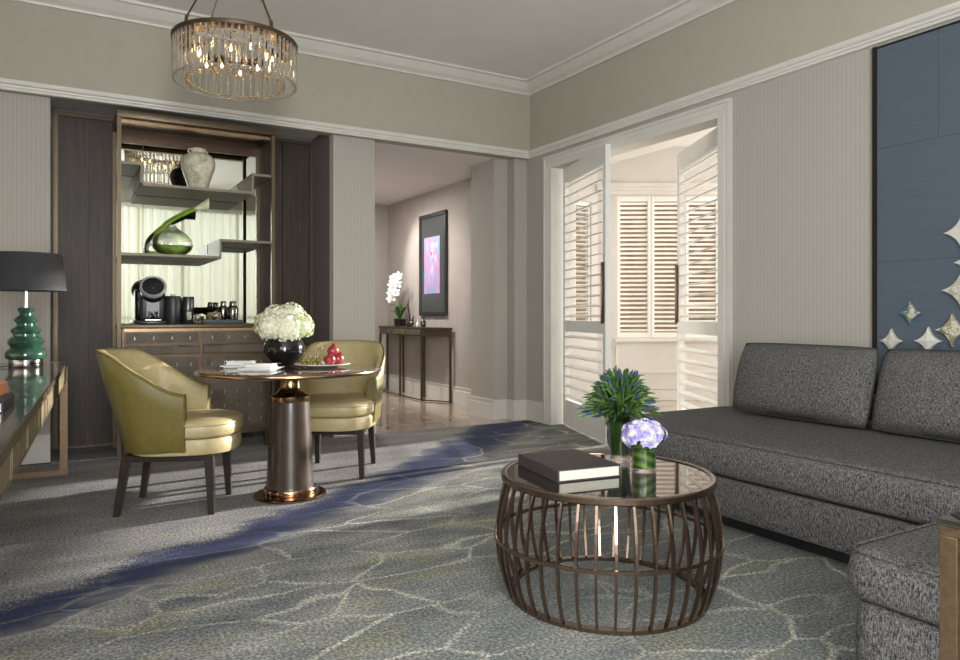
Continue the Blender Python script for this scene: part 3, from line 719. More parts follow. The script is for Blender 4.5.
# gilt bead garlands hanging under the top plate
gb = MB(); random.seed(3)
for ring, z0, nn in ((Rr-.018, HZ-.012, 84), (.30, HZ-.02, 70), (.20, HZ-.02, 44), (.24, HZ-.06, 40), (.33, HZ-.05, 54), (.29, .150, 60), (.28, .012, 60)):
    for k in range(nn):
        a_ = 2*pi*k/nn; gb.ball((ring*cos(a_), ring*sin(a_), z0-random.random()*.02), .0065, 6, 4)
tag(gb.build('bead_garland', gold, chn), kind='stuff')
em = Mt('candle_bulb_glow').set((1, .75, .4), .4, emit=(1, .66, .32), estr=14)
for k in range(12):
    a_ = k*pi/6+.2
    b_ = MB().lathe([(0, 0), (.005, .002), (.008, .013), (.006, .028), (0, .042)], 10, (.22*cos(a_), .22*sin(a_), .125+.03*(k % 2))).build('bulb', em, chn)
    MB().lathe([(0, .20), (.006, .20), (.006, HZ), (0, HZ)], 10, (.22*cos(a_), .22*sin(a_), 0)).build('socket', M['black'], b_)
for k in range(4):
    a_ = k*pi/2 + R(24.64)
    x, y = (Rr-.02)*cos(a_), (Rr-.02)*sin(a_)
    MB().tube([(x, y, HZ+.03), (x*.985, y*.985, HZ+.075)], .010, 8).tube([(x*.985, y*.985, HZ+.07), (.05*cos(a_), .05*sin(a_), CH-2.50-.03)], .0055, 6).build('suspension_rod', M['frame'], chn)
MB().lathe([(0, CH-2.50-.04), (.075, CH-2.50-.04), (.08, CH-2.50-.03), (.08, CH-2.50-.001), (0, CH-2.50-.001)], 32).build('ceiling_rose', M['frame'], chn)
#light('POINT', 'chandelier_glow', (.945, 4.62, 2.62), 9, (1, .72, .42), shadow_soft_size=.12)

# ================================================================ DINING TABLE
TX, TY = 1.175, 4.225
tb = thing('dining_table', 'round polished walnut pedestal dining table with copper collar and foot disc', 'table', (TX, TY, 0))
MB().lathe([(0, .722), (.505, .722), (.522, .728), (.527, .736), (.527, .742), (.52, .748), (.50, .750), (0, .750)], 96).build('tabletop', M['tablewood'], tb)
MB().lathe([(.524, .727), (.5305, .729), (.533, .7365), (.5305, .744), (.524, .745)], 96, closed=True).build('rim_band', M['copper'], tb)
MB().lathe([(0, .0), (.205, .0), (.210, .004), (.210, .010), (.203, .017), (.16, .020), (0, .020)], 64).build('foot_disc', M['copper'], tb)
MB().lathe([(0, .020), (.150, .020), (.152, .026), (.152, .048), (.146, .056), (0, .056)], 64).build('foot_collar', M['copper'], tb)
MB().lathe([(0, .056), (.1385, .056), (.136, .07), (.112, .555), (0, .555)], 64).build('pedestal', plain('walnut_bronze_column', (.048, .033, .024), .3, .2, 20, .15, coat=.25), tb)
MB().lathe([(0, .556), (.113, .556), (.1155, .562), (.1155, .588), (.110, .594), (.088, .602), (.070, .616), (.060, .640), (.058, .70), (.066, .7215), (0, .7215)], 64).build('neck', M['copper'], tb)

# ---- barrel chairs
def chair(loc, rz, label):
    c = thing('barrel_chair', label, 'chair', loc, rz, )
    xf = .125      # front end of the arms
    def plan(t_, grow=0.0):
        # t_ -1..1 : right arm front -> round the back -> left arm front ; returns x, y and outward normal
        Lst, a_, b_ = .20, .27+grow, .285+grow
        La = 2*(Lst) + pi*(a_+b_)/2; s_ = (t_*.5+.5)*La
        if s_ < Lst: return (xf - s_ , -b_ + .012*(1-s_/Lst)), (0, -1)
        if s_ > La-Lst: return (xf - (La-s_), b_ - .012*(1-(La-s_)/Lst)), (0, 1)
        q = (s_-Lst)/(La-2*Lst)*pi; 
        x, y = xf-Lst - a_*sin(q)**.85 if sin(q) > 1e-6 else xf-Lst, -b_*cos(q)
        n = Vector((-b_*sin(q), -a_*cos(q))).normalized()
        return (x, y), (n.x, n.y)
    def top(t_):
        k = abs(t_); 
        if k < .34: h = .875 - .012*(k/.34)**2
        else:
            u = (k-.34)/.66; h = .863 - .215*(u*u*(3-2*u))**.9
        return h
    n = 56; out = MB(); inn = MB(); z0 = .335
    def ring(u, prof):
        t_ = -1+2*u; (x, y), (nx, ny) = plan(t_); h = top(t_); pts = []
        for off, z in prof(h):
            lean = (.14*((h-z)/(.54))-.035)*max(0, -nx) + .03*((h-z)/.54)*abs(ny)   # body narrows downward
            pts.append((x+nx*(off)-nx*lean, y+ny*off-ny*lean, z))
        return pts
    po = lambda h: [(.0, z0), (.012, z0+.02), (.016, z0+(h-z0)*.35), (.018, z0+(h-z0)*.7), (.016, h-.022), (.008, h-.006), (-.004, h)]
    pi_ = lambda h: [(-.004, h), (-.022, h-.001), (-.040, h-.012), (-.048, h-.035), (-.048, z0+(h-z0)*.6), (-.046, z0+(h-z0)*.3), (-.044, z0+.03)]
    for mb, pf in ((out, po), (inn, pi_)):
        rows = [ring(i/n, pf) for i in range(n+1)]; k = len(rows[0]); vs = [p for r_ in rows for p in r_]
        fs = [(i*k+j, (i+1)*k+j, (i+1)*k+j+1, i*k+j+1) for i in range(n) for j in range(k-1)]
        mb.add(vs, fs, True)
    # arm fronts closed
    for u in (0, 1):
        pts = ring(u, po) + ring(u, pi_)[1:]; out.add(pts, [tuple(range(len(pts)))], False)
    out.build('outer_shell', M['olive'], c); inn.build('inner_shell', M['tan'], c)
    pip = MB(); pth = []
    for i in range(n+1):
        p = ring(i/n, lambda h: [(.006, h-.001)])[0]; pth.append(p)
    pth = [ring(0, lambda h: [(.004, z0+.01+ (h-z0-.01)*q)])[0] for q in (0, .25, .5, .75)] + pth + [ring(1, lambda h: [(.004, z0+.01+(h-z0-.01)*q)])[0] for q in (.75, .5, .25, 0)]
    pip.tube(pth, .0055, 6).build('piping', M['olive'], c)
    # seat base and cushion: D-shaped, rounded front
    def dplan(a_, g=0):
        # superellipse half width .25, from x -.27 to +.34
        cx, ax, ay = .050, .298+g, .262+g
        ca, sa = cos(a_), sin(a_); e = .62
        return cx+ax*math.copysign(abs(ca)**e, ca)*(1 if ca > 0 else .80), ay*math.copysign(abs(sa)**e, sa)*(1-.10*max(0, ca))
    def dsolid(name, levels, m):
        N = 48; vs = []; 
        for g, z in levels:
            for i in range(N):
                x, y = dplan(2*pi*i/N, g); vs.append((x, y, z))
        k = len(levels); fs = [(a_*N+i, a_*N+(i+1) % N, (a_+1)*N+(i+1) % N, (a_+1)*N+i) for a_ in range(k-1) for i in range(N)]
        vs.append((.04, 0, levels[0][1])); vs.append((.04, 0, levels[-1][1]+.006))
        fs += [((i+1) % N, i, k*N) for i in range(N)] + [((k-1)*N+i, (k-1)*N+(i+1) % N, k*N+1) for i in range(N)]
        return MB().add(vs, fs, True).build(name, m, c)
    dsolid('seat_base', [(-.015, .318), (-.004, .322), (.0, .335), (.002, .385), (-.004, .402), (-.012, .405)], M['tan'])
    dsolid('seat_cushion', [(-.012, .407), (.002, .412), (.010, .425), (.012, .460), (.006, .486), (-.010, .500), (-.05, .509), (-.13, .513)], M['tan'])
    pp = [(*dplan(2*pi*i/60, .011), .478) for i in range(60)]
    MB().tube(pp, .0045, 6, closed=True).build('cushion_piping', M['tan'], c)
    fr = MB()
    fr.rbox(-.19, .25, -.215, -.18, .285, .320, .004, 1).rbox(-.19, .25, .18, .215, .285, .320, .004, 1).rbox(.22, .255, -.18, .18, .285, .320, .004, 1).rbox(-.20, -.165, -.18, .18, .285, .320, .004, 1)
    fr.build('seat_rail', M['legwood'], c)
    for x, y, dx, dy in ((.235, -.20, .015, -.012), (.235, .20, .015, .012), (-.185, -.19, -.05, -.012), (-.185, .19, -.05, .012)):
        MB().taper((x+dx, y+dy, .0), (x, y, .318), (.0155, .0155), (.024, .022)).build('leg', M['legwood'], c, bevel=.002)
    return c
chair((.553, 4.33, 0), R(-23), 'olive leather barrel chair left of the dining table, seen from its side')
chair((1.645, 4.73, 0), R(-122), 'olive leather barrel chair behind the dining table on the right, facing the viewer')

# ---- hydrangea in black bowl
HX, HY = 1.228, 4.555
bv = thing('bowl_vase', 'round glossy black bowl vase on the dining table', 'vase', (HX, HY, .7505))
MB().lathe([(0, 0), (.060, 0), (.064, .004), (.10, .035), (.128, .08), (.128, .115), (.108, .155), (.096, .172), (.090, .172), (.10, .15), (.12, .11), (.12, .08), (0, .03)], 40).build('bowl_body', M['blackgloss'], bv)
MB().lathe([(.090, .170), (.098, .170), (.099, .175), (.090, .176)], 40, closed=True).build('rim', M['blackgloss'], bv)
hy = thing('hydrangea_bunch', 'full dome of creamy white hydrangea heads in the black bowl', 'flowers', (HX, HY, .7505))
def hydrangea(parent, heads, mats, fs=.018, dens=150, seed=1):
    rnd = random.Random(seed)
    for i, (cx, cy, cz, r_) in enumerate(heads):
        mb = MB(); mb.ball((cx, cy, cz), r_*.82, 14, 10)
        for k in range(dens):
            z = 1-2*(k+.5)/dens; a_ = k*2.39996+rnd.random()*.3; s_ = sqrt(1-z*z)
            nrm = Vector((s_*cos(a_), s_*sin(a_), z))
            if nrm.z < -.75: continue
            nrm = (nrm+Vector((rnd.uniform(-.3, .3), rnd.uniform(-.3, .3), rnd.uniform(-.3, .3)))).normalized()
            base = Vector((cx, cy, cz)) + Vector((s_*cos(a_), s_*sin(a_), z))*r_*rnd.uniform(.86, 1.04)
            u = nrm.orthogonal().normalized(); u.rotate(Matrix.Rotation(rnd.random()*6, 3, nrm)); w_ = nrm.cross(u)
            s = fs*rnd.uniform(.75, 1.15); vs = [base-nrm*.003]; f_ = []
            for p in range(4):
                d = u*cos(p*pi/2)+w_*sin(p*pi/2); e = u*cos(p*pi/2+pi/2)+w_*sin(p*pi/2+pi/2)
                b0 = len(vs); vs += [base+d*s*.5+e*s*.42+nrm*.004, base+d*s+nrm*.001, base+d*s*.5-e*s*.42+nrm*.004]
                f_.append((0, b0+2, b0+1, b0))
            mb.add(vs, f_, False)
        mb.build('flower_head', mats[i % len(mats)], parent)
wh1 = plain('cream_white_petals', (.72, .72, .55), .6, nscale=60, var=.15); wh2 = plain('greenish_white_petals', (.60, .66, .38), .6, nscale=50, var=.22)
hydrangea(hy, [(-.085, -.02, .235, .092), (.0, -.055, .225, .10), (.085, -.03, .240, .092), (-.045, .03, .285, .095), (.045, .02, .290, .098), (.10, .04, .26, .08), (-.10, .05, .25, .08), (0, .08, .25, .09)], [wh1, wh1, wh2, wh1, wh1, wh2, wh2, wh1])
st = MB()
for k in range(8):
    a_ = k*pi/4; st.tube([(.03*cos(a_), .03*sin(a_), .035), (.06*cos(a_), .06*sin(a_), .17)], .004, 6)
st.build('stems', sm, hy)

# ---- fruit plate
PX, PY, PZ = 1.36, 4.19, .7505
pl = thing('fruit_plate', 'wide white porcelain plate carrying the fruit', 'plate', (PX, PY, PZ))
MB().lathe([(0, 0), (.085, 0), (.095, .004), (.150, .016), (.165, .020), (.166, .024), (.148, .021), (.09, .009), (0, .008)], 48).build('plate_body', M['white'], pl)
pr = thing('pomegranate', 'red pomegranate', 'fruit', (0, 0, 0))
redm = Mt('pomegranate_skin'); rn = redm.noise(redm.co(), 14, 4); redm = redm.set(redm.ramp(rn, [(.3, (.16, .010, .014)), (.6, (.30, .030, .035)), (.8, (.45, .17, .12))]), .25, coat=.3)
def pome(x, y, z, rot, label, s_=1):
    o = thing('pomegranate', label, 'fruit', (PX+x, PY+y, PZ+z), 0, 'pomegranates on the fruit plate')
    o.rotation_euler = rot; o.scale = (s_, s_, s_)
    return o
bpy.data.objects.remove(pr)
def pome_parts(o):
    MB().lathe([(0, -.034), (.015, -.033), (.030, -.020), (.036, 0), (.030, .020), (.016, .032), (.008, .036)], 20).build('fruit_body', redm, o)
    MB().lathe([(.010, .031), (.008, .037), (.013, .043), (.010, .043), (.004, .038)], 10).build('crown', redm, o)
p1 = pome(.094, -.005, .046, (R(20), R(12), 0), 'red pomegranate at the right edge of the plate, lower row'); pome_parts(p1)
for x, y, z, r_, l_ in ((.030, -.040, .047, (R(60), R(-20), 0), 'red pomegranate lying nearest the green fruit in the lower row'), (.062, -.010, .097, (R(-8), R(6), 0), 'red pomegranate perched on top of the other two')):
    c = copy_tree(p1); c.location = (PX+x, PY+y, PZ+z); c.rotation_euler = r_; c['label'] = l_
gm = plain('olive_green_fruit', (.20, .17, .035), .3, nscale=20, var=.3, coat=.2)
random.seed(12); first = None; spots = []
for ix in range(6):
    for iy in range(3):
        spots.append((-.125+ix*.027+(.012 if iy % 2 else 0), -.055+iy*.030, .022))
for ix in range(4):
    for iy in range(2): spots.append((-.105+ix*.027, -.038+iy*.028, .045))
def fruit_pos(x, y, z): return (PX+x*1.08-.0, PY+y*.96, PZ+z)
spots = [q for q in spots if not (q[0] > -.01 and q[1] < -.0) and q[0] < .005]
# rotate the layout so its long side faces the viewer
ca, sa = cos(R(-15)), sin(R(-15))
gl = 'small olive-green fruit heaped beside the pomegranates on the white plate'
for x, y, z in spots:
    x, y = x*ca-y*sa, x*sa+y*ca
    if first is None:
        first = thing('green_fruit', gl, 'fruit', (0, 0, 0), 0, 'small green fruit on the fruit plate')
        MB().ball((0, 0, 0), .0135, 12, 8, (1, 1, 1.05)).build('fruit_body', gm, first)
        MB().tube([(0, 0, .013), (.001, 0, .019)], .0016, 5).build('stalk', M['legwood'], first); o = first
    else: o = copy_tree(first)
    o.location = fruit_pos(x, y, z); o.rotation_euler = (random.uniform(-.8, .8), random.uniform(-.8, .8), random.random()*6)
hd = thing('wire_fruit_pick', 'curled dark twig garnish standing up behind the green fruit', 'garnish', (PX-.03, PY+.055, PZ+.012))
MB().tube([(0, 0, 0), (.0, .0, .07), (.005, 0, .11), (.02, 0, .132), (.04, 0, .120), (.045, 0, .095)], .0022, 6).build('twig', M['darkbronze'], hd)
MB().tube([(-.035, 0, 0), (-.045, 0, .05), (-.058, 0, .080)], .002, 6).tube([(-.02, 0, 0), (-.018, 0, .05), (-.024, 0, .088)], .002, 6).tube([(.01, 0, 0), (.015, 0, .05), (.022, 0, .075)], .002, 6).build('twig', M['darkbronze'], hd)

# ---- place settings: napkin on plate with fork
def setting(x, y, rz, which, cut):
    p = thing('side_plate', 'square white porcelain plate ' + which, 'plate', (x, y, .7505), rz)
    MB().rbox(-.085, .085, -.085, .085, 0, .012, .005, 2).rbox(-.10, .10, -.10, .10, .010, .018, .004, 2).build('plate_body', M['white'], p)
    nk = thing('folded_napkin', 'folded white linen napkin on the plate ' + which, 'napkin', (x, y, .7692), rz)
    def nap(u, v):
        return (-.075+.15*u, -.05+.10*v, .004*sin(u*9)*sin(v*5)+.003)
    for k in range(3):
        MB().rbox(-.078+k*.004, .078-k*.003, -.052, .052-k*.004, .0005+k*.0062, .006+k*.0062, .0025, 2).build('fold', M['linen'], nk)
    fk = thing(cut, 'polished steel %s resting on the napkin %s' % (cut, which), cut, (x, y, .7890), rz+R(18))
    MB().rbox(-.10, .03, -.004, .004, 0, .003, .001, 1).build('handle', M['chrome'], fk)
    if cut == 'fork':
        mb = MB().rbox(.03, .055, -.010, .010, 0, .003, .001, 1)
        for j in range(4): mb.box(.055, .09, -.0095+j*.0053, -.0065+j*.0053, 0, .0025)
        mb.build('tines', M['chrome'], fk)
    else: MB().rbox(.03, .11, -.008, .008, 0, .0022, .001, 1).build('blade', M['chrome'], fk)
setting(.935, 4.42, R(-25), 'at the far left of the dining table', 'fork')
setting(.985, 4.13, R(-35), 'nearer the centre of the dining table', 'knife')

# ================================================================ COFFEE TABLE
KX, KY = 1.816, 2.137
ct = thing('coffee_table', 'round rose-bronze cage coffee table with a dark mirrored glass top', 'coffee table', (KX, KY, 0))
MB().lathe([(0, .448), (.382, .448), (.382, .457), (0, .457)], 96).build('glass_top', M['darkglass'], ct)
MB().lathe([(.383, .436), (.402, .436), (.406, .440), (.406, .457), (.401, .462), (.387, .462), (.383, .459)], 96, closed=True).build('top_rim', M['ribmetal'], ct)
MB().lathe([(.426, .218), (.4335, .218), (.4335, .232), (.426, .232)], 96, closed=True).build('middle_hoop', M['ribmetal'], ct)
MB().lathe([(.350, .0), (.378, .0), (.378, .014), (.350, .014)], 96, closed=True).build('base_ring', M['ribmetal'], ct)
def ribx(z):   # barrel profile radius
    u = (z-.225)/.225; return .421 - (.050 if z < .225 else .042)*abs(u)**2.0
rb = MB(); N = 14; vs = []
for i in range(N+1):
    z = .010+.428*i/N; r_ = ribx(z)
    for dr, dt in ((-.009, -.0045), (.009, -.0045), (.009, .0045), (-.009, .0045)): vs.append((r_+dr*.7, dt*1.0, z))
fs = [(i*4+j, i*4+(j+1) % 4, (i+1)*4+(j+1) % 4, (i+1)*4+j) for i in range(N) for j in range(4)] + [(3, 2, 1, 0), (N*4, N*4+1, N*4+2, N*4+3)]
NR = 40
# ribs lean alternately a touch, like staves
f = None
for k in range(NR):
    if f is None: f = MB().add(vs, fs, False).build('rib', M['ribmetal'], ct); o = f
    else: o = f.copy(); COL.objects.link(o)
    o.rotation_euler = (0, 0, 2*pi*k/NR)

# big book box
KZ = .4575
bk = thing('coffee_table_book', 'thick dark brown covered book lying on the coffee table', 'book', (1.712, 2.245, KZ), R(-8))
bw, bd, bh = .27, .335, .046
cov = plain('brown_cloth_cover', (.040, .031, .030), .6, nscale=150)
MB().rbox(-bw/2+.010, bw/2-.006, -bd/2+.005, bd/2-.005, .005, bh-.005, .001, 1).build('pages', plain('cream_pages', (.62, .62, .52), .8, nscale=200, var=.1), bk)
MB().rbox(-bw/2, bw/2, -bd/2, bd/2, 0, .0045, .001, 1).rbox(-bw/2, bw/2, -bd/2, bd/2, bh-.0045, bh, .001, 1).rbox(-bw/2, -bw/2+.008, -bd/2, bd/2, .0045, bh-.0045, .001, 1).build('cover', cov, bk)

# tall flared glass with lavender
tv = thing('tall_glass_vase', 'tall flared clear glass vase lined with green leaves on the coffee table', 'vase', (2.015, 2.285, KZ))
MB().lathe([(0, 0), (.040, 0), (.042, .005), (.040, .022), (.042, .06), (.050, .12), (.068, .19), (.066, .19), (.047, .12), (.038, .06), (.034, .028), (0, .024)], 32).build('vase_body', M['clear'], tv)
leafm = plain('dark_fresh_leaf', (.045, .13, .012), .35, nscale=14, var=.5, coat=.2)
MB().lathe([(0, .026), (.033, .028), (.037, .06), (.045, .12), (.058, .17), (0, .17)], 24).build('leaf_lining', leafm, tv)
lv = thing('lavender_bunch', 'bushy bunch of blue-violet lavender buds with slender green leaves', 'flowers', (2.015, 2.285, KZ))
random.seed(21)
gs = plain('slender_green_leaf', (.070, .135, .028), .4, nscale=20, var=.4); gd = plain('deep_green_leaf', (.03, .08, .02), .45, nscale=20, var=.4)
bl = plain('blue_violet_buds', (.045, .058, .13), .7, nscale=200, var=.35)
la, lb, bb, ss = MB(), MB(), MB(), MB()
for k in range(330):
    a_ = random.random()*2*pi; sp = sqrt(random.random()); rr_ = .155*sp
    h_ = .375 - .175*sp**2.2 + random.uniform(-.03, .02)
    e = Vector((rr_*cos(a_), rr_*sin(a_), h_)); s0 = Vector((.03*sp*cos(a_), .03*sp*sin(a_), .17))
    mid = s0.lerp(e, .55)+Vector((random.uniform(-.018, .018), random.uniform(-.018, .018), .03*sp)); q = e+Vector((cos(a_)*.028*sp+random.uniform(-.01,.01), sin(a_)*.028*sp+random.uniform(-.01,.01), -.008*sp+.014*(1-sp)))
    if k % 4 == 0:
        ss.tube([s0, mid, e], .0015, 4)
        dv_ = (e-mid+Vector((cos(a_)*.05*sp+random.uniform(-.03,.03), sin(a_)*.05*sp+random.uniform(-.03,.03), 0))).normalized()*.7; bb.tube([e-dv_*.028, e-dv_*.018, e, e+dv_*.012, e+dv_*.022], [.002, .0065, .0065, .004, .001], 6)
    else:
        tgt = la if k % 4 < 3 else lb
        tgt.tube([s0, mid, e, q], [.002, .0048, .0055, .0008], 4)
tag(la.build('leaves', gs, lv), kind='stuff'); tag(lb.build('dark_leaves', gd, lv), kind='stuff'); tag(bb.build('flower_buds', bl, lv), kind='stuff'); ss.build('stems', gs, lv)
# short cylinder vase with scabious
sv = thing('short_glass_vase', 'short cylindrical glass vase wrapped inside with bright green leaf', 'vase', (1.965, 2.09, KZ))
MB().lathe([(0, 0), (.045, 0), (.047, .003), (.047, .095), (.0445, .095), (.0445, .014), (0, .012)], 36).build('vase_body', M['clear'], sv)
def lw(name, cols): 
    t = Mt(name); n_ = t.wave(t.co(rot=(0, R(70), 0)), 9, 2.5); return t.set(t.ramp(n_, [(.1, cols[0]), (.5, cols[1]), (.9, cols[2])]), .3, coat=.3)
MB().lathe([(0, .016), (.0425, .016), (.0425, .088), (0, .088)], 36).build('leaf_wrap', lw('bright_leaf_wrap', [(.05, .16, .010), (.13, .33, .02), (.30, .55, .07)]), sv)
sc_ = thing('lilac_flower_bunch', 'rounded bunch of lilac scabious blooms with pale centres in the short vase', 'flowers', (1.965, 2.09, KZ))
MB().lathe([(0, .080), (.03, .08), (.05, .11), (.03, .14), (0, .15)], 16).build('stems', gs, sc_)
lil = Mt('lilac_petals'); ln = lil.noise(lil.co(), 40, 2); lil = lil.set(lil.ramp(ln, [(.3, (.27, .22, .52)), (.5, (.45, .40, .72)), (.68, (.72, .70, .85))]), .6)
cenm = plain('pale_flower_centre', (.62, .64, .50), .7, nscale=90, var=.25)
random.seed(5)
def bloom(c, nrm, r_):
    nrm = nrm.normalized(); u = nrm.orthogonal().normalized(); w_ = nrm.cross(u); mb = MB()
    for layer, (R_, up, cnt) in enumerate(((r_, 0, 11), (r_*.82, .006, 10), (r_*.6, .011, 8))):
        for k in range(cnt):
            a_ = 2*pi*(k+layer*.5)/cnt; d = u*cos(a_)+w_*sin(a_); e = u*-sin(a_)+w_*cos(a_); b0 = Vector(c)+nrm*up
            wd = R_*.42; jj = random.uniform(-.15, .15)
            vs = [b0, b0+d*R_*.55+e*wd*.8+nrm*.006, b0+d*R_*(1+jj)+e*wd*.6-nrm*.004, b0+d*R_*(.9+jj)-nrm*.001, b0+d*R_*(1+jj)-e*wd*.6-nrm*.004, b0+d*R_*.55-e*wd*.8+nrm*.006]
            mb.add(vs, [(0, 1, 2, 3), (0, 3, 4, 5)], True)
    o = mb.build('bloom', lil, sc_)
    q = nrm.to_track_quat('Z', 'Y').to_matrix().to_4x4(); Mx = Matrix.Translation(Vector(c)+nrm*.011) @ q
    cb = MB().ball((0, 0, 0), r_*.31, 10, 6, (1, 1, .6), M=Mx)
    for k in range(14): a_ = k*2.4; rr_ = r_*.28*sqrt(k/14); cb.ball((rr_*cos(a_), rr_*sin(a_), r_*.15), .0028, 5, 4, M=Mx)
    cb.build('flower_centre', cenm, o)
for k in range(15):
    z = 1-1.25*(k+.5)/15; a_ = k*2.39996+.6; s_ = sqrt(max(0, 1-z*z)); nr = Vector((s_*cos(a_), s_*sin(a_), z))
    bloom((nr.x*.072, nr.y*.072, .140+nr.z*.046), nr, .038)

# ================================================================ SOFA
SX0, SX1, SY0, SY1 = 2.80, 3.95, .45, 3.36
CHX0, CHY0, CHY1 = 1.92, .45, 1.25
sofa = thing('corner_sofa', 'long low charcoal tweed corner sofa with a chaise end along the right wall', 'sofa', (SX0, SY0, 0))
def soft(x0, x1, y0, y1, z0, z1, r, crown_=.0, n=14, rc=None):
    # soft upholstered block: rounded plan corners, rounded top edge, slightly crowned top
    rc = rc or r; mb = MB(); cxs = [(x1-rc, y1-rc, 0), (x0+rc, y1-rc, 90), (x0+rc, y0+rc, 180), (x1-rc, y0+rc, 270)]
    base = []
    for cx, cy, a0 in cxs:
        for i in range(7): a_ = R(a0+15*i); base.append((cx, cy, cos(a_), sin(a_)))
    # densify the straight runs
    full = []
    for i in range(len(base)):
        full.append(base[i]); b = base[(i+1) % len(base)]; a = base[i]
        pa = (a[0]+rc*a[2], a[1]+rc*a[3]); pb = (b[0]+rc*b[2], b[1]+rc*b[3])
        if math.hypot(pa[0]-pb[0], pa[1]-pb[1]) > .15:
            for q in range(1, n): f_ = q/n; full.append((a[0]+(b[0]-a[0])*f_, a[1]+(b[1]-a[1])*f_, a[2], a[3]))
    lev = []
    for k in range(5): a_ = R(90*k/4); lev.append((-r*(1-sin(a_)), z0+r*.5*(1-cos(a_))))
    for k in range(1, 4): lev.append((.006*sin(pi*k/4), z0+.5*r+(z1-z0-1.5*r)*k/4))
    for k in range(7): a_ = R(90*k/6); lev.append((-r*(1-cos(a_)), z1-r+r*sin(a_)))
    vs = []
    for off, z in lev:
        for cx, cy, nx, ny in full: vs.append((cx+nx*(rc+off), cy+ny*(rc+off), z))
    m_ = len(full); k_ = len(lev)
    fs = [(a*m_+i, a*m_+(i+1) % m_, (a+1)*m_+(i+1) % m_, (a+1)*m_+i) for a in range(k_-1) for i in range(m_)]
    fs.append(tuple(range(m_))[::-1])
    # crowned lid: concentric shrink
    last = (k_-1)*m_; cxm, cym = (x0+x1)/2, (y0+y1)/2
    prev = last
    for s_ in (.93, .8, .55, .25):
        b0 = len(vs)
        for i in range(m_):
            x, y, z = vs[last+i]
            vs.append((cxm+(x-cxm)*s_, cym+(y-cym)*s_, z1+crown_*(1-s_*s_)))
        fs += [(prev+i, prev+(i+1) % m_, b0+(i+1) % m_, b0+i) for i in range(m_)]; prev = b0
    fs.append(tuple(prev+i for i in range(m_)))
    mb.add(vs, fs, True); edge = [(cx+nx*(rc-.012), cy+ny*(rc-.012), z1-.008) for cx, cy, nx, ny in full]
    return mb, edge
ox, oy = SX0, SY0
def sp(name, args, m, crown_=0, pipe=None, rc=None):
    x0, x1, y0, y1, z0, z1, r = args
    mb, edge = soft(x0-ox, x1-ox, y0-oy, y1-oy, z0, z1, r, crown_, rc=rc)
    o = mb.build(name, m, sofa)
    if pipe: MB().tube([(x, y, z) for x, y, z in edge], .0045, 6, closed=True).build('piping', M['sofa'], o)
    return o
sp('sofa_base', (SX0+.015, SX1-.02, SY0+.01, SY1-.01, .07, .262, .02), M['sofa'], rc=.10)
sp('seat_cushion', (SX0, SX1-.01, SY0, SY1, .266, .452, .055), M['sofa'], .012, True, rc=.12)
sp('chaise_base', (CHX0+.015, SX0+.012, CHY0, CHY1-.02, .03, .262, .02), M['sofa'], rc=.06)
sp('chaise_cushion', (CHX0, SX0-.004, CHY0, CHY1, .266, .412, .05), M['sofa'], .008, True, rc=.07)
mb = MB().rbox(SX0+.10-ox, SX1-.15-ox, .12, SY1-oy-.12, .0, .07, .01, 1)
mb.build('plinth', M['black'], sofa)
MB().rbox(CHX0+.08-ox, SX0-ox, .08, CHY1-oy-.10, .0, .03, .005, 1).build('plinth', M['black'], sofa)
# low back rail the cushions lean on
MB().rbox(SX1-.05-ox, SX1-.0-ox, .02, SY1-oy-.55, .475, .62, .015, 3).build('back_rest', M['sofa'], sofa)
def pillow(w_, h_, th, nu=26, nv=18, p=3.2):
    mb = MB()
    def shp(u, v, s_):
        a = 2*u-1; b = 2*v-1
        k = max(0, 1-abs(a)**p)**.42*max(0, 1-abs(b)**p)**.42
        # rounded corner outline
        x = a*w_/2*(1-.030*abs(b)**4); z = b*h_/2*(1-.035*abs(a)**4)
        return (x, s_*th/2*k, z)
    mb.grid(lambda u, v: shp(u, v, 1), nu, nv); mb.grid(lambda u, v: shp(u, v, -1), nu, nv)
    edge = []
    for i in range(nu): edge.append(shp(i/nu, 0, 1))
    for i in range(nv): edge.append(shp(1, i/nv, 1))
    for i in range(nu): edge.append(shp(1-i/nu, 1, 1))
    for i in range(nv): edge.append(shp(0, 1-i/nv, 1))
    return mb, edge
def cushion(y, label, tilt, dz=0, w_=.865, px_=3.70):
    c = thing('back_cushion', label, 'cushion', (px_-.02, y, .682+dz))
    c.rotation_euler = Euler((R(0), 0, 0))
    mb, e = pillow(w_, .432, .22)
    Mx = Matrix.Rotation(R(tilt), 4, 'Y') @ Matrix.Rotation(R(-90), 4, 'Z')
    mb.V = [tuple(Mx @ Vector(v)) for v in mb.V]; e = [Mx @ Vector(v) for v in e]
    mb.build('cushion_body', M['sofa'], c)
    MB().tube(e, .0065, 6, closed=True).build('piping', M['piping'], c)
    return c
cushion(2.635, 'large grey tweed back cushion with dark piping, the one nearest the shutter doorway', 17)
cushion(1.745, 'large grey tweed back cushion at the right edge of the photo, below the star tiles', 17)

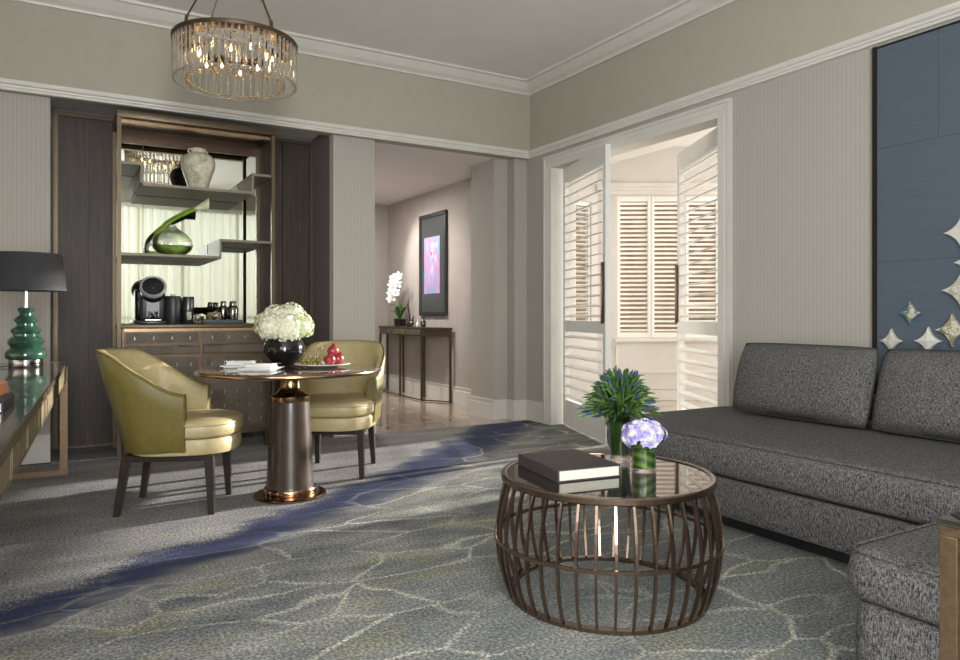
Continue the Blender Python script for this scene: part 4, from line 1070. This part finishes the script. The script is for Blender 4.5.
# ---- star tiles on the blue panel
def star(y, z, r_, m, label, relief=None):
    o = thing('star_tile', label, 'wall ornament', (WX-.0345, y, z))
    pts = []
    for k in range(4):
        a0 = k*pi/2
        for j in range(8):
            u = j/8; # concave curve between neighbouring tips
            a = Vector((cos(a0), sin(a0))); b = Vector((cos(a0+pi/2), sin(a0+pi/2))); c = (a+b)*.20
            p = a*(1-u)**2 + c*2*u*(1-u) + b*u*u; pts.append((p.x*r_, p.y*r_*1.03))
    n = len(pts); vs = [(0, x, y_) for x, y_ in pts] + [(-.022, x*.97, y_*.97) for x, y_ in pts] + [(-.030, 0, 0)]
    fs = [(i, (i+1) % n, n+(i+1) % n, n+i) for i in range(n)] + [tuple(range(n))[::-1]] + [(n+i, n+(i+1) % n, 2*n) for i in range(n)]
    MB().add(vs, fs).build('tile_body', m, o)
    if relief:
        mb = MB(); rnd = random.Random(int(y*100))
        for k in range(10):
            a_ = k*2.4; q = r_*.33*sqrt((k+.5)/10); mb.ball((-.029, q*cos(a_), q*sin(a_)), r_*.055, 6, 5)
        mb.build('raised_pattern', relief, o)
pw_ = plain('ivory_ceramic', (.62, .60, .54), .25, var=.05, coat=.3)
def floral(name, cols):
    t = Mt(name); v = t.n.new('ShaderNodeTexVoronoi'); v.inputs['Scale'].default_value = 42; t.l.new(t.co(), v.inputs['Vector'])
    s_ = t.n.new('ShaderNodeSeparateColor'); t.l.new(v.outputs['Color'], s_.inputs[0])
    return t.set(t.ramp(s_.outputs[0], [(i/len(cols), c) for i, c in enumerate(cols)], 'CONSTANT'), .3, coat=.3)
fb = floral('blue_green_floral_glaze', [(.50, .52, .50), (.05, .12, .20), (.14, .22, .16), (.45, .42, .22), (.08, .20, .26)])
fo = floral('ochre_floral_glaze', [(.52, .50, .42), (.34, .30, .18), (.50, .48, .38), (.20, .20, .14)])
fw = floral('ivory_floral_glaze', [(.56, .54, .48), (.48, .46, .38), (.60, .58, .52), (.40, .38, .30)])
def wallpt(px, py):
    k = (px-480)/717; dx, dy = .5055+.8628*k, .8628-.5055*k; d = 4.07/dx; return dy*d, 1.07-(py-314)/717*d
for px, py, rp, m, rel, lab in ((912, 313, 11, fb, M['inlay'], 'small star tile with blue and green flower pattern, highest of the left group'),
    (893, 341, 12, fw, pw_, 'star tile with faint ivory flower relief, furthest left and just above the sofa cushions'),
    (930, 341, 13, pw_, None, 'plain ivory star tile just above the cushions, between two patterned ones'),
    (954, 330, 15, fo, M['inlay'], 'star tile with ochre flower pattern at the right edge of the photo'),
    (964, 290, 18, fw, pw_, 'large ivory relief star tile cut by the right edge of the photo'),
    (972, 262, 14, pw_, None, 'ivory star tile of which only the left tip shows at the right edge'),
    (964, 232, 16, pw_, None, 'plain ivory star tile at the right edge, topmost in the photo')):
    y, z = wallpt(px, py); star(y, z, rp/717*4.15, m, lab, rel)

# ================================================================ SIDE TABLE (front right)
st_ = thing('side_table', 'bronze framed side table with dark glass top in the right front corner', 'side table', (1.53, .78, 0))
Hs = .66; a_, b_ = .38, -.42; tk = .034
for x in (0, a_-tk):
    for y in (-tk, b_): MB().box(x, x+tk, y, y+tk, 0 if 1 else 0, Hs-.035).build('leg', M['bronze'], st_, bevel=.002)
MB().box(0, a_, -tk, 0, Hs-.035, Hs-.016).box(0, a_, b_, b_+tk, Hs-.035, Hs-.016).box(0, tk, b_+tk, -tk, Hs-.035, Hs-.016).box(a_-tk, a_, b_+tk, -tk, Hs-.035, Hs-.016).build('top_frame', M['bronze'], st_, bevel=.002)
MB().rbox(-.004, a_+.004, b_-.004, .004, Hs-.0155, Hs, .003, 2).build('glass_top', M['darkglass'], st_)

# ================================================================ CONSOLE TABLE (hallway)
cs = thing('console_table', 'slim dark bronze console table with shagreen drawers against the hallway wall', 'console table', (0, 0, 0))
P = [(4.07, 7.60), (3.82, 7.95), (3.82, 9.30), (4.07, 9.58)]
MB().prism(P, .880, .905).build('top', M['frame'], cs, bevel=.002)
Pi = [(4.065, 7.615), (3.832, 7.955), (3.832, 9.295), (4.065, 9.565)]
MB().prism(Pi, .80, .880).build('apron', M['frame'], cs)
for y0, y1 in ((7.99, 8.41), (8.43, 8.85), (8.87, 9.28)):
    MB().rbox(3.822, 3.834, y0, y1, .808, .874, .003, 1).build('drawer', M['shagreen'], cs)
legs = [(4.055, 7.63), (3.838, 7.97), (3.838, 8.62), (3.838, 9.285), (4.055, 9.55), (4.055, 8.35), (4.055, 9.0)]
for x, y in legs: MB().box(x-.012, x+.012, y-.012, y+.012, 0, .80).build('leg', M['frame'], cs)
MB().tube([(4.055, 7.63, .012), (3.838, 7.97, .012), (3.838, 9.285, .012), (4.055, 9.55, .012)], .009, 4).build('floor_stretcher', M['frame'], cs)

orc = thing('potted_orchid', 'white moth orchid in a small black pot on the hallway console', 'orchid', (3.95, 8.88, .9055))
MB().lathe([(0, 0), (.070, 0), (.074, .004), (.082, .10), (.078, .10), (.070, .085), (0, .085)], 28).build('pot', M['blackgloss'], orc)
MB().lathe([(0, .083), (.070, .086), (.04, .094), (0, .098)], 16).build('moss', plain('moss', (.05, .07, .02), .9), orc)
def oleaf(a_, l, lift):
    mb = MB(); d = Vector((cos(a_), sin(a_), 0)); s_ = Vector((-sin(a_), cos(a_), 0)); vs = []; n = 8
    for i in range(n+1):
        u = i/n; w_ = .030*sin(pi*min(1, u*.92+.06))**.7; c = d*l*u + Vector((0, 0, .09+lift*sin(u*2.0)))
        vs += [c-s_*w_+Vector((0, 0, .006)), c, c+s_*w_+Vector((0, 0, .006))]
    fs = [(i*3+j, (i+1)*3+j, (i+1)*3+j+1, i*3+j+1) for i in range(n) for j in range(2)]
    mb.add(vs, fs, True).build('leaf', plain('orchid_leaf', (.05, .13, .025), .3) if 'ol' not in M else M['ol'], orc, solid=.003)
M['ol'] = plain('orchid_leaf', (.05, .13, .025), .3)
for a_, l, h in ((R(-80), .19, .16), (R(110), .17, .12), (R(160), .12, .20), (R(-140), .15, .17), (R(20), .07, .20)): oleaf(a_, l, h)
stem = [(0, 0, .09), (-.01, 0, .25), (-.015, .01, .45), (-.02, .0, .64), (-.04, .0, .70), (-.07, .03, .69), (-.10, .05, .62)]
MB().tube(stem, .004, 6).build('stem', gs, orc)
opet = plain('white_orchid_petal', (.82, .80, .78), .5, var=.04); lip = plain('orchid_lip', (.7, .55, .35), .5)
random.seed(8)
def orchid_flower(p, nrm, s_):
    nrm = Vector(nrm).normalized(); u = nrm.orthogonal().normalized(); w_ = nrm.cross(u); mb = MB()
    for k, (L, Wd) in enumerate(((1, .55), (1.05, .75), (1, .5), (1, .5), (1.05, .75))):
        a_ = 2*pi*k/5+.3; d = u*cos(a_)+w_*sin(a_); e = nrm.cross(d); b0 = Vector(p); vs = [b0]
        for i in range(7):
            q = R(-90+180*i/6); vs.append(b0+d*s_*L*(.55+.45*cos(q))+e*s_*Wd*.6*sin(q)+nrm*.004*cos(q*2))
        mb.add(vs, [(0, i, i+1) for i in range(1, 7)], True)
    o = mb.build('blossom', opet, orc)
    MB().ball(tuple(Vector(p)+nrm*.008), s_*.18, 8, 6).build('lip', lip, o)
for x, y, z in ((-.04, -.03, .58), (-.06, .05, .56), (-.06, -.05, .50), (-.08, .03, .47), (-.08, .09, .50), (-.09, .09, .42), (-.08, -.03, .42), (-.09, .04, .37), (-.07, -.0, .53), (-.08, .11, .36)):
    orchid_flower((x, y*1.3, .30+(z-.30)*1.35), (-.75, -.6+random.uniform(-.4, .4), random.uniform(-.2, .3)), .064)
# small sculptures right of the orchid
sg = thing('bird_sculpture', 'grey metal sculpture with upright pointed wings on the hallway console', 'sculpture', (3.92, 8.50, .9055)); sg.scale = (1.5, 1.5, 1.5)
mb = MB(); mb.ball((0, 0, .03), .045, 14, 10, (.6, 1.5, .65))
mb.build('body', M['gunmetal'], sg)
MB().grid(lambda u, v: (.010*sin(pi*u)*(1-v), .00+(-.016+.032*u)*(1-v)**.6+.035*v, .05+.17*v), 6, 10).build('wing', M['gunmetal'], sg, solid=.006)
MB().grid(lambda u, v: (.010*sin(pi*u)*(1-v), .04+(-.016+.032*u)*(1-v)**.6+.045*v, .045+.06*v), 6, 10).build('wing', M['gunmetal'], sg, solid=.006)
MB().grid(lambda u, v: (.010*sin(pi*u)*(1-v), -.04+(-.016+.032*u)*(1-v)**.6-.045*v, .045+.05*v), 6, 10).build('wing', M['gunmetal'], sg, solid=.006)
w2 = thing('white_bottle', 'small white porcelain bottle figure on the hallway console', 'ornament', (3.93, 8.27, .9055))
MB().lathe([(0, 0), (.026, 0), (.030, .01), (.028, .04), (.012, .065), (.009, .085), (.015, .10), (0, .105)], 18).build('bottle_body', M['white'], w2)
w3 = thing('grey_vase', 'small rounded grey vase beside the white porcelain figure, right end of the console', 'vase', (3.94, 8.14, .9055))
MB().lathe([(0, 0), (.026, 0), (.038, .03), (.034, .07), (.018, .09), (.022, .10), (.014, .10), (.012, .088), (0, .02)], 18).build('vase_body', M['gunmetal'], w3)

# ================================================================ PAINTING
PY0, PY1, PZ0, PZ1 = 7.78, 8.53, 1.05, 2.35
pt = thing('framed_painting', 'tall black framed abstract painting in pink, turquoise and violet on the hallway wall', 'painting', (WX, PY0, PZ0))
w_, h_ = PY1-PY0, PZ1-PZ0; f_ = .045
MB().box(-.035, -.001, 0, w_, 0, f_).box(-.035, -.001, 0, w_, h_-f_, h_).box(-.035, -.001, 0, f_, f_, h_-f_).box(-.035, -.001, w_-f_, w_, f_, h_-f_).build('frame', M['black'], pt, bevel=.003)
MB().box(-.018, -.001, f_, w_-f_, f_, h_-f_).build('mat', plain('dark_grey_mat', (.05, .055, .055), .25, var=.03, bstr=0), pt)
ta = Mt('abstract_paint'); co = ta.co(scale=(1, 5.0, 1.6)); n1 = ta.noise(co, 1.6, 5, .6, .8)
col = ta.ramp(n1, [(.30, (.10, .36, .44)), (.44, (.16, .34, .46)), (.50, (.36, .24, .46)), (.55, (.52, .20, .32)), (.62, (.30, .32, .56)), (.74, (.55, .45, .58))])
ta = ta.set(col, .5, bump=n1, bstr=.1)
MB().box(-.022, -.018, .175, w_-.135, .28, 1.0).build('canvas', ta, pt)
mb = MB(); random.seed(6)
for k in range(9):
    y = .34+random.uniform(-.10, .10); z = .80+random.uniform(-.07, .13); mb.lathe([(0, 0), (.025, 0), (.018, .0012), (0, .0012)], 10, M=Matrix.Translation((-.022, y, z)) @ Matrix.Rotation(R(-90), 4, 'Y') @ Matrix.Diagonal((1.6, random.uniform(.6, 1), 1, 1)))
mb.build('paint_daub', plain('pale_pink_paint', (.66, .54, .58), .6), pt)

# ================================================================ DESK (left)
DA = R(-2.6)
M['inlayd'] = plain('aged_brass_line', (.16, .12, .065), .45, .8)
M['shgd'] = shagreen('golden_shagreen', (.05, .04, .022), (.30, .24, .14), .06)
dk_ = thing('writing_desk', 'long dark polished desk with shagreen drawer fronts and bronze frame legs at the left wall', 'desk', (.045, 5.54, 0), DA)
LY, DX = -3.75, -.62   # local: runs to -y, depth to -x
MB().box(DX, -.006, LY, -.034, .728, .750).build('desktop', plain('dark_lacquer', (.075, .068, .055), .16, coat=.6, nscale=8, var=.2), dk_)
MB().box(DX, -.020, LY, -.034, .615, .7275).build('carcass', M['darkbronze'], dk_)
MB().box(-.006, .0, LY, -.034, .728, .751).build('front_edge', M['frame'], dk_)
n = 8
for k in range(n):
    y1 = -.045 - k*(3.70/n); y0 = y1-3.70/n+.014
    d = MB().rbox(-.020, -.008, y0, y1, .620, .722, .003, 1).build('drawer', M['shgd'], dk_)
    MB().box(-.008, -.0065, y0+.01, y0+.016, .630, .712).box(-.008, -.0065, y1-.016, y1-.01, .630, .712).box(-.008, -.0065, y0+.016, y1-.016, .706, .712).box(-.008, -.0065, y0+.016, y1-.016, .630, .636).build('drawer_edge', M['inlayd'], d)
tk = .045
def dframe(y0, y1):
    mb = MB().box(-tk, 0, y0, y1, 0, .750).box(DX, DX+tk, y0, y1, 0, .750).box(DX+tk, -tk, y0, y1, 0, .035).box(DX+tk, -tk, y0, y1, .715, .751)
    mb.build('frame_leg', plain('desk_bronze', (.18, .12, .075), .4, .7) if 'db' not in M else M['db'], dk_)
M['db'] = plain('desk_bronze', (.18, .12, .075), .4, .7)
dframe(-.034, 0); dframe(LY-.034, LY)

# lamp
lm = thing('table_lamp', 'table lamp with stacked bottle-green ceramic body and wide black drum shade', 'lamp', (-.178, 5.10, .7505))
MB().lathe([(0, 0), (.088, 0), (.090, .003), (.090, .049), (.088, .052), (0, .052)], 48).build('base', plain('smoked_chrome', (.35, .34, .32), .1, 1), lm)
pr = [(0, .053), (.10, .053), (.108, .068), (.108, .085), (.098, .103), (.080, .118), (.085, .132), (.094, .145), (.096, .158), (.085, .174), (.066, .188), (.066, .20), (.078, .212), (.080, .224), (.066, .238), (.048, .25), (.047, .262), (.060, .276), (.062, .286), (.050, .300), (.034, .312), (.032, .325), (.042, .337), (.045, .348), (.036, .357), (0, .358)]
MB().lathe(pr, 48).build('ceramic_body', M['greenglaze'], lm)
MB().lathe([(0, .358), (.011, .358), (.011, .60), (0, .60)], 16).build('stem', M['chrome'], lm)
MB().lathe([(.214, .460), (.192, .680)], 56).build('lamp_shade', M['blackmat'], lm, solid=.004)
MB().tube([(-.20, 0, .685), (0, 0, .600), (.20, 0, .685)], .003, 6).tube([(0, -.20, .685), (0, 0, .600), (0, .20, .685)], .003, 6).build('shade_spider', M['chrome'], lm)
MB().tube([(-.08, 0, .012), (-.14, -.02, .004), (-.22, .02, .004), (-.30, .05, .004)], .003, 6).build('cable', M['black'], lm)

# books on the desk
def hbook(x, y, z, w_, d, h, rz, m, label, pg=(.66, .64, .58)):
    o = thing('hardback_book', label, 'book', (x, y, z), rz)
    MB().box(-w_/2+.003, w_/2-.004, -d/2+.003, d/2-.003, .003, h-.003).build('pages', plain('book_pages', pg, .8, nscale=200), o)
    MB().box(-w_/2, w_/2, -d/2, d/2, 0, .003).box(-w_/2, w_/2, -d/2, d/2, h-.003, h).box(w_/2-.004, w_/2, -d/2, d/2, .003, h-.003).build('cover', m, o)
def deskpt(px, py, z): 
    k = (px-480)/717; d = (1.07-z)*717/(py-314); return (.5055+.8628*k)*d, (.8628-.5055*k)*d
hbook(-.262, 2.945, .7512, .22, .33, .032, R(-3), plain('black_book_cloth', (.02, .02, .026), .5), 'black hardback lying at the bottom of the book pile on the desk')
hbook(-.275, 3.05, .7842, .20, .235, .038, R(-4), plain('orange_book_cloth', (.62, .24, .09), .55), 'orange hardback lying on top of the black book on the desk', (.62, .30, .14))
